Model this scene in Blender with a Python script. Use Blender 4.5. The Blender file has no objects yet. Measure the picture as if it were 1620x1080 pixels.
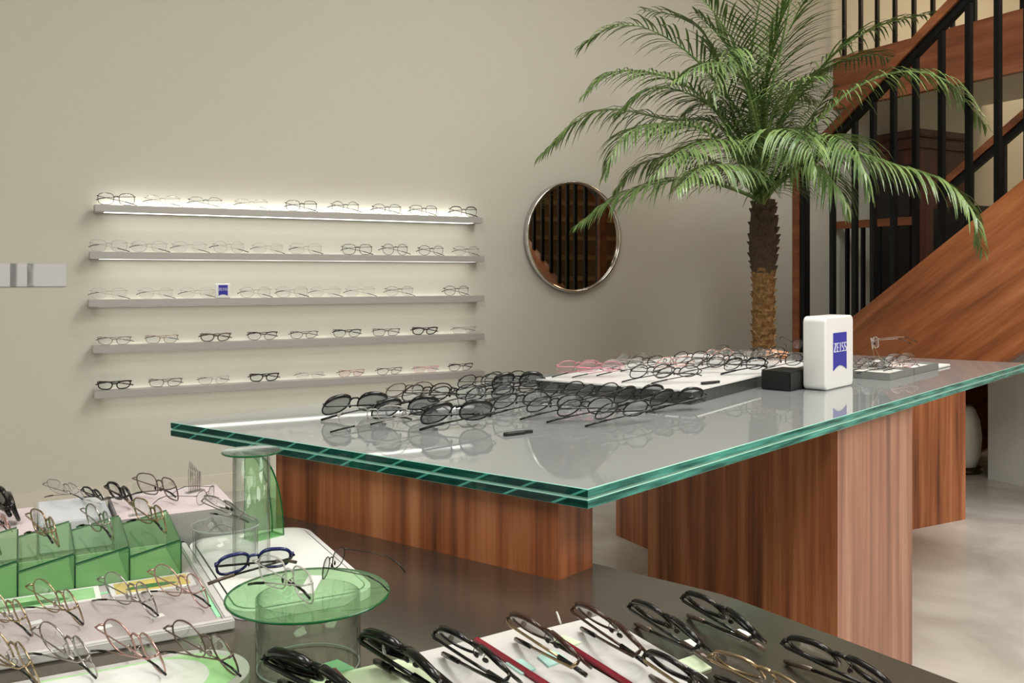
import bpy, bmesh, math, random
from mathutils import Vector, Matrix, noise
random.seed(7)
sc = bpy.context.scene
COL = sc.collection
PI = math.pi
# ------------------------------------------------------------------ camera, light, exposure
F, CX, HY, HC = 1450.0, 810.0, 437.0, 1.02
cam = bpy.data.cameras.new('camera'); cam_o = bpy.data.objects.new('camera', cam); COL.objects.link(cam_o)
cam.sensor_width = 36; cam.lens = 36 * F / 1620; cam.shift_y = -(540 - HY) / 1620
cam.clip_start = .05
cam_o.location = (0, 0, HC); cam_o.rotation_euler = (PI / 2, 0, 0)
sc.camera = cam_o
sc.view_settings.view_transform = 'Standard'; sc.view_settings.look = 'None'
sc.view_settings.gamma = 1; sc.view_settings.use_curve_mapping = False
sc.view_settings.exposure = -0.25
sc.cycles.transparent_max_bounces = 40
sc.cycles.max_bounces = 8
sc.cycles.caustics_reflective = False; sc.cycles.caustics_refractive = False
w = bpy.data.worlds.new('world'); sc.world = w; w.use_nodes = True
w.node_tree.nodes['Background'].inputs[0].default_value = (.9, .9, 1, 1)
w.node_tree.nodes['Background'].inputs[1].default_value = .1
M2 = Vector((.8802, .4745, 0)); U2 = Vector((.4745, -.8802, 0))   # along the shelf wall / away from it
BROT = math.atan2(.4745, .8802)
CEIL = 3.75
def W(m, u, z): return M2 * m + U2 * u + Vector((0, 0, z))
def area(name, m, u, z, sx, sy, power, col=(1, .95, .86), rot=(0, 0, 0)):
    l = bpy.data.lights.new(name, 'AREA'); l.shape = 'RECTANGLE'; l.size = sx; l.size_y = sy; l.energy = power; l.color = col
    o = bpy.data.objects.new(name, l); COL.objects.link(o); o.location = W(m, u, z); o.rotation_euler = (rot[0], rot[1], rot[2] + BROT)
    return o
area('ceiling_lamp', -1.2, -2.3, CEIL - .06, 1.6, 1.0, 8, (1, .99, .955))
area('ceiling_lamp', 2.2, -2.2, CEIL - .06, 1.6, 1.0, 36, (1, .99, .965))
area('ceiling_lamp', -.6, .2, CEIL - .06, 1.6, 1.0, 48, (1, .985, .96))
area('ceiling_lamp', -1.6, 1.4, CEIL - .06, 1.6, 1.0, 92, (1, .985, .96))  # added fill behind the camera, brightens both pedestal faces
area('ceiling_lamp', 2.6, -.6, CEIL - .06, 1.2, 1.2, 100, (1, .985, .94))
area('landing_lamp', 6.4, -2.6, CEIL - .06, .8, 1.6, 50, (1, .74, .46))
area('stair_lamp', 5.1, -.6, CEIL - .06, .8, 1.0, 60, (1, .95, .86))
area('ceiling_lamp', 2.4, 1.2, CEIL - .06, 1.6, 1.0, 88, (1, .985, .96))  # added fill from the camera side for the tables' dim front faces

# ------------------------------------------------------------------ pixel -> place helpers
def g(px, py, h=0.0):
    y = F * (HC - h) / (py - HY); return Vector(((px - CX) / F * y, y, h))
def Pm(px, py, m):
    rx = (px - CX) / F; y = m / (.8802 * rx + .4745); return Vector((rx * y, y, HC + (HY - py) / F * y))
def Pu(px, py, u):
    rx = (px - CX) / F; y = u / (.4745 * rx - .8802); return Vector((rx * y, y, HC + (HY - py) / F * y))
def mu(p): return (p.x * .8802 + p.y * .4745, p.x * .4745 - p.y * .8802)

# ------------------------------------------------------------------ materials
def newmat(name):
    m = bpy.data.materials.new(name); m.use_nodes = True; nt = m.node_tree
    return m, nt, nt.nodes['Principled BSDF']
def lin(c):
    return tuple(((x / 255) / 12.92 if x / 255 <= .04045 else ((x / 255 + .055) / 1.055) ** 2.4) for x in c) + (1,)
def plain(name, rgb, rough=.5, metal=0, spec=.5, bump=0, bscale=60, var=.04, coat=0):
    m, nt, b = newmat(name); n = nt.nodes.new
    c = lin(rgb)
    tx = n('ShaderNodeTexCoord'); nz = n('ShaderNodeTexNoise'); nz.inputs['Scale'].default_value = bscale; nz.inputs['Detail'].default_value = 4
    nt.links.new(tx.outputs['Object'], nz.inputs['Vector'])
    cr = n('ShaderNodeValToRGB'); cr.color_ramp.elements[0].position = .3; cr.color_ramp.elements[1].position = .7
    cr.color_ramp.elements[0].color = tuple(x * (1 - var) for x in c[:3]) + (1,); cr.color_ramp.elements[1].color = tuple(min(1, x * (1 + var)) for x in c[:3]) + (1,)
    nt.links.new(nz.outputs['Fac'], cr.inputs['Fac']); nt.links.new(cr.outputs['Color'], b.inputs['Base Color'])
    b.inputs['Roughness'].default_value = rough; b.inputs['Metallic'].default_value = metal; b.inputs['Specular IOR Level'].default_value = spec
    b.inputs['Coat Weight'].default_value = coat; b.inputs['Coat Roughness'].default_value = .05
    if bump:
        bp = n('ShaderNodeBump'); bp.inputs['Strength'].default_value = bump; bp.inputs['Distance'].default_value = .002
        nt.links.new(nz.outputs['Fac'], bp.inputs['Height']); nt.links.new(bp.outputs['Normal'], b.inputs['Normal'])
    return m
def wood(name, dark, mid, light, scale=(26, 26, .9), rot=(0, 0, 0), rough=.45, spec=.4):
    m, nt, b = newmat(name); n = nt.nodes.new; L = nt.links.new
    tx = n('ShaderNodeTexCoord'); mp = n('ShaderNodeMapping'); mp.inputs['Rotation'].default_value = rot
    ms = n('ShaderNodeMapping'); ms.inputs['Scale'].default_value = scale
    L(tx.outputs['Object'], mp.inputs['Vector']); L(mp.outputs['Vector'], ms.inputs['Vector'])
    nz = n('ShaderNodeTexNoise'); nz.inputs['Scale'].default_value = 1.0; nz.inputs['Detail'].default_value = 5; nz.inputs['Roughness'].default_value = .62; nz.inputs['Distortion'].default_value = .25
    L(ms.outputs['Vector'], nz.inputs['Vector'])
    cr = n('ShaderNodeValToRGB'); e = cr.color_ramp.elements
    e[0].position = .32; e[0].color = lin(dark); e[1].position = .68; e[1].color = lin(light)
    x = cr.color_ramp.elements.new(.5); x.color = lin(mid)
    L(nz.outputs['Fac'], cr.inputs['Fac'])
    mf = n('ShaderNodeMapping'); mf.inputs['Scale'].default_value = tuple(s * 7 for s in scale); L(mp.outputs['Vector'], mf.inputs['Vector'])
    nf = n('ShaderNodeTexNoise'); nf.inputs['Scale'].default_value = 1; nf.inputs['Detail'].default_value = 3; L(mf.outputs['Vector'], nf.inputs['Vector'])
    mx = n('ShaderNodeMix'); mx.data_type = 'RGBA'; mx.blend_type = 'MULTIPLY'; mx.inputs['Factor'].default_value = .35
    L(cr.outputs['Color'], mx.inputs['A']); L(nf.outputs['Fac'], mx.inputs['B'])
    gm = n('ShaderNodeGamma'); gm.inputs['Gamma'].default_value = .93; L(mx.outputs['Result'], gm.inputs['Color'])
    L(gm.outputs['Color'], b.inputs['Base Color'])
    b.inputs['Roughness'].default_value = rough; b.inputs['Specular IOR Level'].default_value = spec
    return m
def clearmat(name, tint, refl=1.0, body=0.0, bodycol=(1, 1, 1), rough=.03):
    """thin see-through sheet: tinted transparency, fresnel gloss, a little milky body"""
    m = bpy.data.materials.new(name); m.use_nodes = True; nt = m.node_tree; nt.nodes.clear(); n = nt.nodes.new; L = nt.links.new
    out = n('ShaderNodeOutputMaterial'); tr = n('ShaderNodeBsdfTransparent'); tr.inputs[0].default_value = tuple(tint) + (1,)
    gl = n('ShaderNodeBsdfGlossy'); gl.inputs['Roughness'].default_value = rough; gl.inputs[0].default_value = (refl, refl, refl, 1)
    df = n('ShaderNodeBsdfDiffuse'); df.inputs[0].default_value = tuple(bodycol) + (1,)
    lw_ = n('ShaderNodeLayerWeight'); lw_.inputs[0].default_value = .5
    pw = n('ShaderNodeMath'); pw.operation = 'POWER'; pw.inputs[1].default_value = 4.0; L(lw_.outputs['Facing'], pw.inputs[0])
    fr = n('ShaderNodeMath'); fr.operation = 'MULTIPLY_ADD'; fr.inputs[1].default_value = .9; fr.inputs[2].default_value = .035; fr.use_clamp = True; L(pw.outputs[0], fr.inputs[0])
    m1 = n('ShaderNodeMixShader'); m1.inputs[0].default_value = body; L(tr.outputs[0], m1.inputs[1]); L(df.outputs[0], m1.inputs[2])
    m2 = n('ShaderNodeMixShader'); L(fr.outputs[0], m2.inputs[0]); L(m1.outputs[0], m2.inputs[1]); L(gl.outputs[0], m2.inputs[2])
    L(m2.outputs[0], out.inputs[0]); return m
def emit(name, col, s):
    m, nt, b = newmat(name); b.inputs['Base Color'].default_value = (.9, .9, .85, 1)
    b.inputs['Emission Color'].default_value = tuple(col) + (1,); b.inputs['Emission Strength'].default_value = s; return m

wall_m = plain('wall_plaster', (198, 196, 185), .75, bump=.05, bscale=90, var=.012, spec=.25)
ceil_m = plain('ceiling_paint', (225, 220, 208), .9, var=.01)
base_m = plain('baseboard_paint', (208, 202, 188), .5, var=.01)
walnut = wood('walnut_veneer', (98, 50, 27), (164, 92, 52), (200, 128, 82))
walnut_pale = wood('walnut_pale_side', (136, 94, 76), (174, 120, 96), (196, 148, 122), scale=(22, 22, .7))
stair_wood = wood('stair_wood', (126, 70, 38), (166, 94, 52), (190, 118, 72), scale=(1.3, 10, 16), rot=(0, 0, 0), rough=.38)
rail_wood = wood('rail_wood', (100, 54, 30), (134, 74, 42), (156, 92, 56), scale=(2, 14, 14))
mahog = wood('mahogany', (46, 18, 14), (66, 28, 20), (84, 38, 26), scale=(12, 12, 1.2), rough=.4)
black_steel = plain('black_steel', (20, 20, 22), .35, .6, bscale=30)
shelf_m = plain('shelf_aluminium', (176, 173, 170), .45, .25, var=.02)
shelf_top = shelf_m
led_m = emit('led_strip', (1, .98, .9), 3.4)
led_low = emit('led_strip_dim', (1, .98, .9), 1.9)
led_up = emit('led_strip_up', (1, .98, .88), 4.5)
led_up_top = emit('led_strip_up_bright', (1, .985, .9), 60.0)
chrome = plain('chrome', (215, 212, 208), .08, 1, var=.01)
mirror_m = plain('mirror_glass', (190, 182, 168), .01, 1, var=.0)
table_top_m, nt_, b_ = newmat('grey_glass_face')
b_.inputs['Base Color'].default_value = lin((143, 147, 147)); b_.inputs['Roughness'].default_value = .03; b_.inputs['IOR'].default_value = 1.62; b_.inputs['Specular IOR Level'].default_value = .6
def glass_edge(name, dark, light, pos=(.35, .75)):
    m, nt, b = newmat(name); n = nt.nodes.new; L = nt.links.new
    tx = n('ShaderNodeTexCoord'); mp = n('ShaderNodeMapping'); mp.inputs['Scale'].default_value = (9, 9, 130); L(tx.outputs['Object'], mp.inputs['Vector'])
    nz = n('ShaderNodeTexNoise'); nz.inputs['Scale'].default_value = 1; nz.inputs['Detail'].default_value = 5; L(mp.outputs['Vector'], nz.inputs['Vector'])
    cr = n('ShaderNodeValToRGB'); cr.color_ramp.elements[0].position = pos[0]; cr.color_ramp.elements[1].position = pos[1]
    cr.color_ramp.elements[0].color = lin(dark); cr.color_ramp.elements[1].color = lin(light)
    L(nz.outputs['Fac'], cr.inputs['Fac']); L(cr.outputs['Color'], b.inputs['Base Color'])
    b.inputs['Roughness'].default_value = .05; b.inputs['IOR'].default_value = 1.45; b.inputs['Specular IOR Level'].default_value = .4; return m
edge_m = glass_edge('teal_glass_edge', (8, 78, 70), (84, 176, 160))
def painted_reflections(m, d):  # pale slanted lines in the colour imitate reflections inside the glass
    nt = m.node_tree; n = nt.nodes.new; L = nt.links.new; b = nt.nodes['Principled BSDF']
    tx = n('ShaderNodeTexCoord'); dt = n('ShaderNodeVectorMath'); dt.operation = 'DOT_PRODUCT'; L(tx.outputs['Object'], dt.inputs[0]); dt.inputs[1].default_value = d
    fr = n('ShaderNodeMath'); fr.operation = 'FRACT'; L(dt.outputs['Value'], fr.inputs[0]); lt = n('ShaderNodeMath'); lt.operation = 'LESS_THAN'; lt.inputs[1].default_value = .085; L(fr.outputs[0], lt.inputs[0])
    old = b.inputs['Base Color'].links[0].from_socket; mx = n('ShaderNodeMix'); mx.data_type = 'RGBA'; L(lt.outputs[0], mx.inputs['Factor']); L(old, mx.inputs['A']); mx.inputs['B'].default_value = lin((74, 160, 144)); L(mx.outputs['Result'], b.inputs['Base Color'])
edge_painted_refl = glass_edge('teal_glass_edge_painted_reflections', (3, 46, 42), (12, 84, 74))  # darker teal for the left-front edge, under the painted reflection lines
frost_m = plain('frosted_glass_underside', (214, 220, 216), .35, var=.01)
edge_light = plain('pale_interlayer', (150, 205, 190), .2, var=.03)
metal_tab = plain('brushed_dark_metal', (132, 124, 113), .2, .8, bscale=12, var=.06)
metal_body = plain('metal_table_body', (60, 54, 50), .5, .4)
floor_m, nt_, b_ = newmat('polished_concrete')
n = nt_.nodes.new; L = nt_.links.new
tx = n('ShaderNodeTexCoord'); nz = n('ShaderNodeTexNoise'); nz.inputs['Scale'].default_value = 2.4; nz.inputs['Detail'].default_value = 8; nz.inputs['Distortion'].default_value = 1.2
L(tx.outputs['Object'], nz.inputs['Vector']); cr = n('ShaderNodeValToRGB'); cr.color_ramp.elements[0].position = .3; cr.color_ramp.elements[1].position = .72
cr.color_ramp.elements[0].color = lin((172, 167, 158)); cr.color_ramp.elements[1].color = lin((206, 202, 193)); L(nz.outputs['Fac'], cr.inputs['Fac']); L(cr.outputs['Color'], b_.inputs['Base Color'])
b_.inputs['Roughness'].default_value = .25
white_pl = plain('white_plastic', (232, 232, 230), .25, var=.01)
white_card = plain('white_card', (200, 198, 193), .6, var=.02)
paper = plain('paper', (226, 226, 220), .7, var=.02)
mint = plain('mint_card', (160, 226, 178), .6, var=.02)
lime = plain('pale_lime_card', (216, 232, 196), .6, var=.02)
aqua = plain('aqua_card', (176, 216, 206), .6, var=.02)
grey_mat = plain('grey_felt', (178, 168, 166), .85, bump=.1, bscale=300)
pinkish = plain('pale_pink_board', (212, 198, 200), .6, var=.03, bscale=25)
grey_side = plain('grey_board', (150, 146, 145), .6)
tray_grey = plain('tray_grey_metal', (150, 152, 150), .35, .5)
blackbox = plain('black_card', (22, 22, 22), .45)
red_card = plain('dark_red_card', (128, 22, 40), .4)
tan_card = plain('tan_leather', (190, 134, 92), .5)
blue_m = plain('blue_flag', (48, 48, 160), .4, var=.01)
white_ink = plain('white_ink', (225, 228, 240), .5, var=.01)
green_ac = clearmat('green_acrylic', (.80, .97, .77), .55, .10, (.4, .88, .42))
green_edge = plain('green_acrylic_edge', (14, 84, 44), .15)
teal_ac = clearmat('pale_green_glass', (.80, .95, .86), .45, .02, (.3, .6, .45))
clear_ac = clearmat('clear_acrylic', (.965, .98, .97), .5, .015, (.9, .9, .88))
clear_edge = clearmat('clear_acrylic_edge', (.7, .78, .74), 1, .35, (.7, .76, .72))
lens_clear = clearmat('clear_lens', (.93, .94, .95), 1, .04, (.8, .8, .82))
lens_grey = clearmat('grey_lens', (.44, .45, .46), 1, .12, (.28, .29, .29))
lens_dark = clearmat('dark_lens', (.1, .1, .11), 1, .2, (.05, .05, .055))
lens_pink = clearmat('pink_lens', (.95, .84, .86), 1, .05, (.8, .6, .65))
FR = dict(
    black=plain('black_acetate', (14, 13, 13), .18, 0, var=.02),
    gun=plain('gunmetal', (58, 54, 52), .25, .8, var=.02),
    silver=plain('silver_metal', (172, 168, 164), .2, .9, var=.02),
    gold=plain('gold_metal', (172, 152, 122), .22, .9, var=.02),
    rose=plain('rose_metal', (190, 152, 144), .25, .7, var=.02),
    pink=plain('pink_acetate', (206, 128, 142), .25, var=.02),
    brown=plain('brown_acetate', (56, 32, 22), .2, var=.25, bscale=90),
    navy=plain('navy_acetate', (24, 34, 88), .2, var=.02),
    clear=clearmat('clear_acetate', (.82, .81, .79), 1, .35, (.72, .70, .66)),
    taupe=plain('taupe_metal', (112, 98, 88), .3, .6, var=.03))
leaf_m, nt_, b_ = newmat('palm_leaf')
n = nt_.nodes.new; L = nt_.links.new
tx = n('ShaderNodeTexCoord'); nz = n('ShaderNodeTexNoise'); nz.inputs['Scale'].default_value = 9; L(tx.outputs['Object'], nz.inputs['Vector'])
cr = n('ShaderNodeValToRGB'); cr.color_ramp.elements[0].position = .3; cr.color_ramp.elements[1].position = .7
cr.color_ramp.elements[0].color = lin((70, 98, 50)); cr.color_ramp.elements[1].color = lin((130, 154, 92)); L(nz.outputs['Fac'], cr.inputs['Fac']); L(cr.outputs['Color'], b_.inputs['Base Color'])
b_.inputs['Roughness'].default_value = .27
trunk_dark = plain('palm_trunk_fibre', (76, 62, 46), .9, bump=.8, bscale=120, var=.4)
trunk_light = plain('palm_trunk_scar', (136, 104, 64), .85, bump=.6, bscale=70, var=.5)

# ------------------------------------------------------------------ mesh helpers
def link(name, bm, mats, parent=None, loc=None, rot=None, smooth=False):
    me = bpy.data.meshes.new(name)
    bmesh.ops.recalc_face_normals(bm, faces=bm.faces[:])
    bm.to_mesh(me); bm.free()
    for m in (mats if isinstance(mats, (list, tuple)) else [mats]): me.materials.append(m)
    if smooth:
        for p in me.polygons: p.use_smooth = True
    o = bpy.data.objects.new(name, me); COL.objects.link(o)
    if parent: o.parent = parent
    if loc is not None: o.location = loc
    if rot is not None: o.rotation_euler = rot
    return o
def tag(o, label=None, cat=None, group=None, kind=None):
    if label: o['label'] = label
    if cat: o['category'] = cat
    if group: o['group'] = group
    if kind: o['kind'] = kind
    return o
def empty(name, loc, rz=0, rx=0, ry=0):
    o = bpy.data.objects.new(name, None); o.empty_display_size = .05; COL.objects.link(o); o.location = loc; o.rotation_euler = (rx, ry, rz); return o
def box(bm, x0, x1, y0, y1, z0, z1, bev=0, mi=0):
    vs = [bm.verts.new((x, y, z)) for x in (x0, x1) for y in (y0, y1) for z in (z0, z1)]
    fs = []
    for q in ((0, 1, 3, 2), (4, 6, 7, 5), (0, 4, 5, 1), (2, 3, 7, 6), (0, 2, 6, 4), (1, 5, 7, 3)):
        f = bm.faces.new([vs[i] for i in q]); f.material_index = mi; fs.append(f)
    if bev:
        es = list({e for f in fs for e in f.edges})
        bmesh.ops.bevel(bm, geom=es, offset=bev, segments=2, affect='EDGES', clamp_overlap=True)
def prism(bm, pts, z0, z1, mi_side=0, mi_cap=0, bot=None):
    a = [bm.verts.new((p[0], p[1], z0)) for p in pts]; b = [bm.verts.new((p[0], p[1], z1)) for p in pts]
    f = bm.faces.new(b); f.material_index = mi_cap; f = bm.faces.new(a[::-1]); f.material_index = mi_cap if bot is None else bot
    for i in range(len(pts)):
        j = (i + 1) % len(pts); f = bm.faces.new((a[i], a[j], b[j], b[i])); f.material_index = mi_side
def prism_y(bm, pts, y0, y1, mi_side=0, mi_cap=0):     # outline in x,z extruded along y
    a = [bm.verts.new((p[0], y0, p[1])) for p in pts]; b = [bm.verts.new((p[0], y1, p[1])) for p in pts]
    f = bm.faces.new(b); f.material_index = mi_cap; f = bm.faces.new(a[::-1]); f.material_index = mi_cap
    for i in range(len(pts)):
        j = (i + 1) % len(pts); f = bm.faces.new((a[i], a[j], b[j], b[i])); f.material_index = mi_side
def tube(bm, pts, r, seg=6, closed=False, flat=1.0, mi=0):
    pts = [Vector(p) for p in pts]; n = len(pts); rings = []; up = Vector((0, 0, 1))
    for i, p in enumerate(pts):
        a = pts[(i - 1) % n] if (closed or i) else p; b = pts[(i + 1) % n] if (closed or i < n - 1) else p
        t = (b - a).normalized(); ref = Vector((0, 1, 0)) if abs(t.y) < .9 else Vector((0, 0, 1))
        s = t.cross(ref).normalized(); q = s.cross(t).normalized()
        rr = r[i] if isinstance(r, (list, tuple)) else r
        rings.append([bm.verts.new(p + s * math.cos(2 * PI * k / seg) * rr + q * math.sin(2 * PI * k / seg) * rr * flat) for k in range(seg)])
    for i in range(n if closed else n - 1):
        A, B = rings[i], rings[(i + 1) % n]
        for k in range(seg):
            f = bm.faces.new((A[k], A[(k + 1) % seg], B[(k + 1) % seg], B[k])); f.material_index = mi
    if not closed:
        bm.faces.new(rings[0][::-1]).material_index = mi; bm.faces.new(rings[-1]).material_index = mi
def lathe(bm, prof, seg=40, mi=0, cap=True):
    rings = [[bm.verts.new((r * math.cos(2 * PI * k / seg), r * math.sin(2 * PI * k / seg), z)) for k in range(seg)] for r, z in prof]
    for A, B in zip(rings, rings[1:]):
        for k in range(seg): bm.faces.new((A[k], A[(k + 1) % seg], B[(k + 1) % seg], B[k])).material_index = mi
    if cap:
        bm.faces.new(rings[0][::-1]).material_index = mi; bm.faces.new(rings[-1]).material_index = mi
def rrect(x0, x1, y0, y1, r, n=8):
    out = []
    for cx, cy, a0 in ((x1 - r, y1 - r, 0), (x0 + r, y1 - r, 90), (x0 + r, y0 + r, 180), (x1 - r, y0 + r, 270)):
        for k in range(n + 1):
            a = math.radians(a0 + 90 * k / n); out.append((cx + r * math.cos(a), cy + r * math.sin(a)))
    return out
def struct(o): o['kind'] = 'structure'; return o
def bar(bm, a, b, w, h):       # straight bar of rectangular section between two points (h vertical)
    a = Vector(a); b = Vector(b); t = (b - a).normalized(); s = t.cross(Vector((0, 0, 1)))
    s = s.normalized() if s.length > 1e-4 else Vector((1, 0, 0))
    v = [[bm.verts.new(p + s * sx * w / 2 + Vector((0, 0, 1)) * sz * h / 2) for sx, sz in ((-1, -1), (1, -1), (1, 1), (-1, 1))] for p in (a, b)]
    bm.faces.new(v[0][::-1]); bm.faces.new(v[1])
    for k in range(4): bm.faces.new((v[0][k], v[0][(k + 1) % 4], v[1][(k + 1) % 4], v[1][k]))

# ------------------------------------------------------------------ room shell (local x along the shelf wall, local y into it)
WU = -4.48
MX0, MX1, UB = -5.0, 7.6, 2.2
def brot(o): o.rotation_euler.z = BROT; return o
def room_box(name, m0, m1, y0, y1, z0, z1, mat):    # y = -u
    bm = bmesh.new(); box(bm, m0, m1, y0, y1, z0, z1); return struct(brot(link(name, bm, mat)))
room_box('floor', MX0 - .2, MX1 + .2, -UB - .2, -WU + .2, -.12, 0, floor_m)
room_box('ceiling', MX0 - .2, MX1 + .2, -UB - .2, -WU + .2, CEIL, CEIL + .12, ceil_m)
room_box('wall_back', MX0 - .2, MX1 + .2, -WU, -WU + .2, 0, CEIL, wall_m)
room_box('wall_left', MX0 - .2, MX0, -UB, -WU, 0, CEIL, wall_m)
room_box('wall_right', MX1, MX1 + .2, -UB, -WU, 0, CEIL, wall_m)
room_box('wall_front', MX0 - .2, MX1 + .2, -UB - .2, -UB, 0, CEIL, wall_m)
room_box('baseboard_back', MX0, MX1, -WU - .015, -WU, 0, .085, base_m)
# ------------------------------------------------------------------ ceiling light housings (the lamps themselves; both front panels are added fill)
for i, (m, u, sx, sy, lb) in enumerate(((-1.2, -2.3, 1.6, 1.0, 'rectangular ceiling light panel nearest the shelf wall'), (2.2, -2.2, 1.6, 1.0, 'rectangular ceiling light panel above the glass table'),
                          (-.6, .2, 1.6, 1.0, 'rectangular ceiling light panel behind the metal table'), (2.6, -.6, 1.2, 1.2, 'square ceiling light panel in front of the stairs'), (-1.6, 1.4, 1.6, 1.0, 'added rectangular fill light panel on the ceiling at the front left'), (2.4, 1.2, 1.6, 1.0, 'added rectangular fill light panel on the ceiling at the front right'))):
    bm = bmesh.new(); box(bm, m - sx / 2 - .03, m + sx / 2 + .03, -u - sy / 2 - .03, -u + sy / 2 + .03, CEIL - .045, CEIL - .001)
    tag(brot(link('ceiling_light', bm, white_pl)), lb, 'ceiling light')

# ------------------------------------------------------------------ glass display table
HG = .71; TH = .0295
gc = [g(270, 667.5, HG), g(930, 773.5, HG), g(1625, 574, HG), g(1168, 553, HG)]
gt = empty('glass_table', (0, 0, 0)); gt.location = (gc[1].x, gc[1].y, 0); o0 = gt.location.copy()
tag(gt, 'large layered glass table with teal edges on walnut panel bases', 'table')
rel = [(p.x - o0.x, p.y - o0.y) for p in gc]
def inset(pts, d):
    c = Vector((sum(p[0] for p in pts) / len(pts), sum(p[1] for p in pts) / len(pts)))
    out = []
    n_ = len(pts)
    for i in range(n_):
        p, a, b = Vector(pts[i]), Vector(pts[i - 1]), Vector(pts[(i + 1) % n_])
        u, v = (a - p).normalized(), (b - p).normalized(); s = u.cross(v)
        out.append(tuple(p + (u + v) * d / abs(s)))
    return out
e2_ = (gc[0] - gc[1]).normalized(); painted_reflections(edge_painted_refl, (e2_.x * 11, e2_.y * 11, 24))
for nm, z0, z1 in (('upper_glass_pane', HG - .0135, HG), ('lower_glass_pane', HG - TH, HG - .016)):
    bm = bmesh.new(); prism(bm, rel, z0, z1, 1, 0, 4)
    for f in bm.faces:
        if f.material_index == 1 and abs(f.calc_center_median().dot(Vector((e2_.y, -e2_.x, 0)))) < .01 : f.material_index = 3
    es = [e for e in bm.edges if abs(e.verts[0].co.z - e.verts[1].co.z) < 1e-6]
    bmesh.ops.bevel(bm, geom=es, offset=.0011, segments=1, affect='EDGES', material=2)
    link(nm, bm, [table_top_m, edge_m, edge_light, edge_painted_refl, frost_m], gt)
bm = bmesh.new(); prism(bm, inset(rel, .002), HG - .0165, HG - .013); link('interlayer', bm, edge_light, gt)
e1 = (gc[2] - gc[1]).normalized(); e2 = (gc[0] - gc[1]).normalized()
e1 = Vector((e1.x, e1.y, 0)); e2 = Vector((e2.x, e2.y, 0))
def quadblock(name, c, d1, l1, d2, l2, z0, z1, mats, mi1=0):
    """block with corner c; the face running along d1 carries material slot mi1"""
    bm = bmesh.new(); c = Vector((c[0], c[1])) ; d1 = Vector((d1.x, d1.y)); d2 = Vector((d2.x, d2.y))
    P = [c, c + d1 * l1, c + d1 * l1 + d2 * l2, c + d2 * l2]
    a = [bm.verts.new((p.x - o0.x, p.y - o0.y, z0)) for p in P]; b = [bm.verts.new((p.x - o0.x, p.y - o0.y, z1)) for p in P]
    bm.faces.new(b); bm.faces.new(a[::-1])
    for i in range(4):
        f = bm.faces.new((a[i], a[(i + 1) % 4], b[(i + 1) % 4], b[i])); f.material_index = mi1 if i == 0 else 0
    return link(name, bm, mats, gt)
HM = HC - .465
lowc = g(883, 918, HM)
quadblock('walnut_beam', lowc, e1, .088, e2, .66, HM, HG - TH - .0005, [walnut, walnut])
D = .31
mainc = Vector((2.344 * D, 6.6 * D))
fA = Vector((-.4745, .8802, 0))
# main block: pale face along e1, dark face away to the left
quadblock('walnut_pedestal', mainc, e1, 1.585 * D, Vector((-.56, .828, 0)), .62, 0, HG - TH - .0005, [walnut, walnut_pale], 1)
cab = empty('walnut_cabinet', (0, 0, 0)); pr = g(1525, 820.5, 0); mr, ur = mu(pr); ml, ul = mu(g(1447, 838, 0)); uu = (ur + ul) / 2
mL, uL = mu(g(943.5, 834.5, 0)); mL2, uL2 = mu(g(999, 855.5, 0)); mLL = (mL + mL2) / 2
bm = bmesh.new(); box(bm, mLL, mr, -uu, -uu + .5, 0, .64); cb = brot(link('walnut_cabinet', bm, walnut)); COL.objects.unlink(cab); bpy.data.objects.remove(cab)
tag(cb, 'low walnut cabinet on the floor behind the glass table', 'cabinet')

# ------------------------------------------------------------------ dark metal table
mt = empty('metal_table', (0, .9, 0)); tag(mt, 'low dark brushed metal display table in the foreground', 'table')
pa, pb, pc = g(948, 893, HM), g(1145, 940, HM), g(1470, 1062, HM)
dirn = (pc - pb).normalized()
pts = [pa]
for k in range(7):
    t = k / 6; q0 = pb + (pa - pb).normalized() * .035; q1 = pb + dirn * .035
    pts.append(q0 * (1 - t) ** 2 + pb * 2 * t * (1 - t) + q1 * t * t)
pts += [pc, pc + dirn * .42, Vector((.75, .30, 0)), Vector((-1.5, .30, 0)), Vector((-1.5, 1.36, 0)), g(430, 786, HM)]
loc = [(p.x, p.y - .9) for p in pts]
bm = bmesh.new(); prism(bm, loc, HM - .025, HM); bmesh.ops.bevel(bm, geom=[e for e in bm.edges if abs(e.verts[0].co.z - HM) < 1e-5 and abs(e.verts[1].co.z - HM) < 1e-5], offset=.003, segments=2, affect='EDGES')
link('tabletop', bm, metal_tab, mt)
bm = bmesh.new(); prism(bm, [(-.3 + (x + .3) * .86, -.1 + (y + .1) * .86) for x, y in loc], 0, HM - .025); link('base_cabinet', bm, metal_body, mt)

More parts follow.
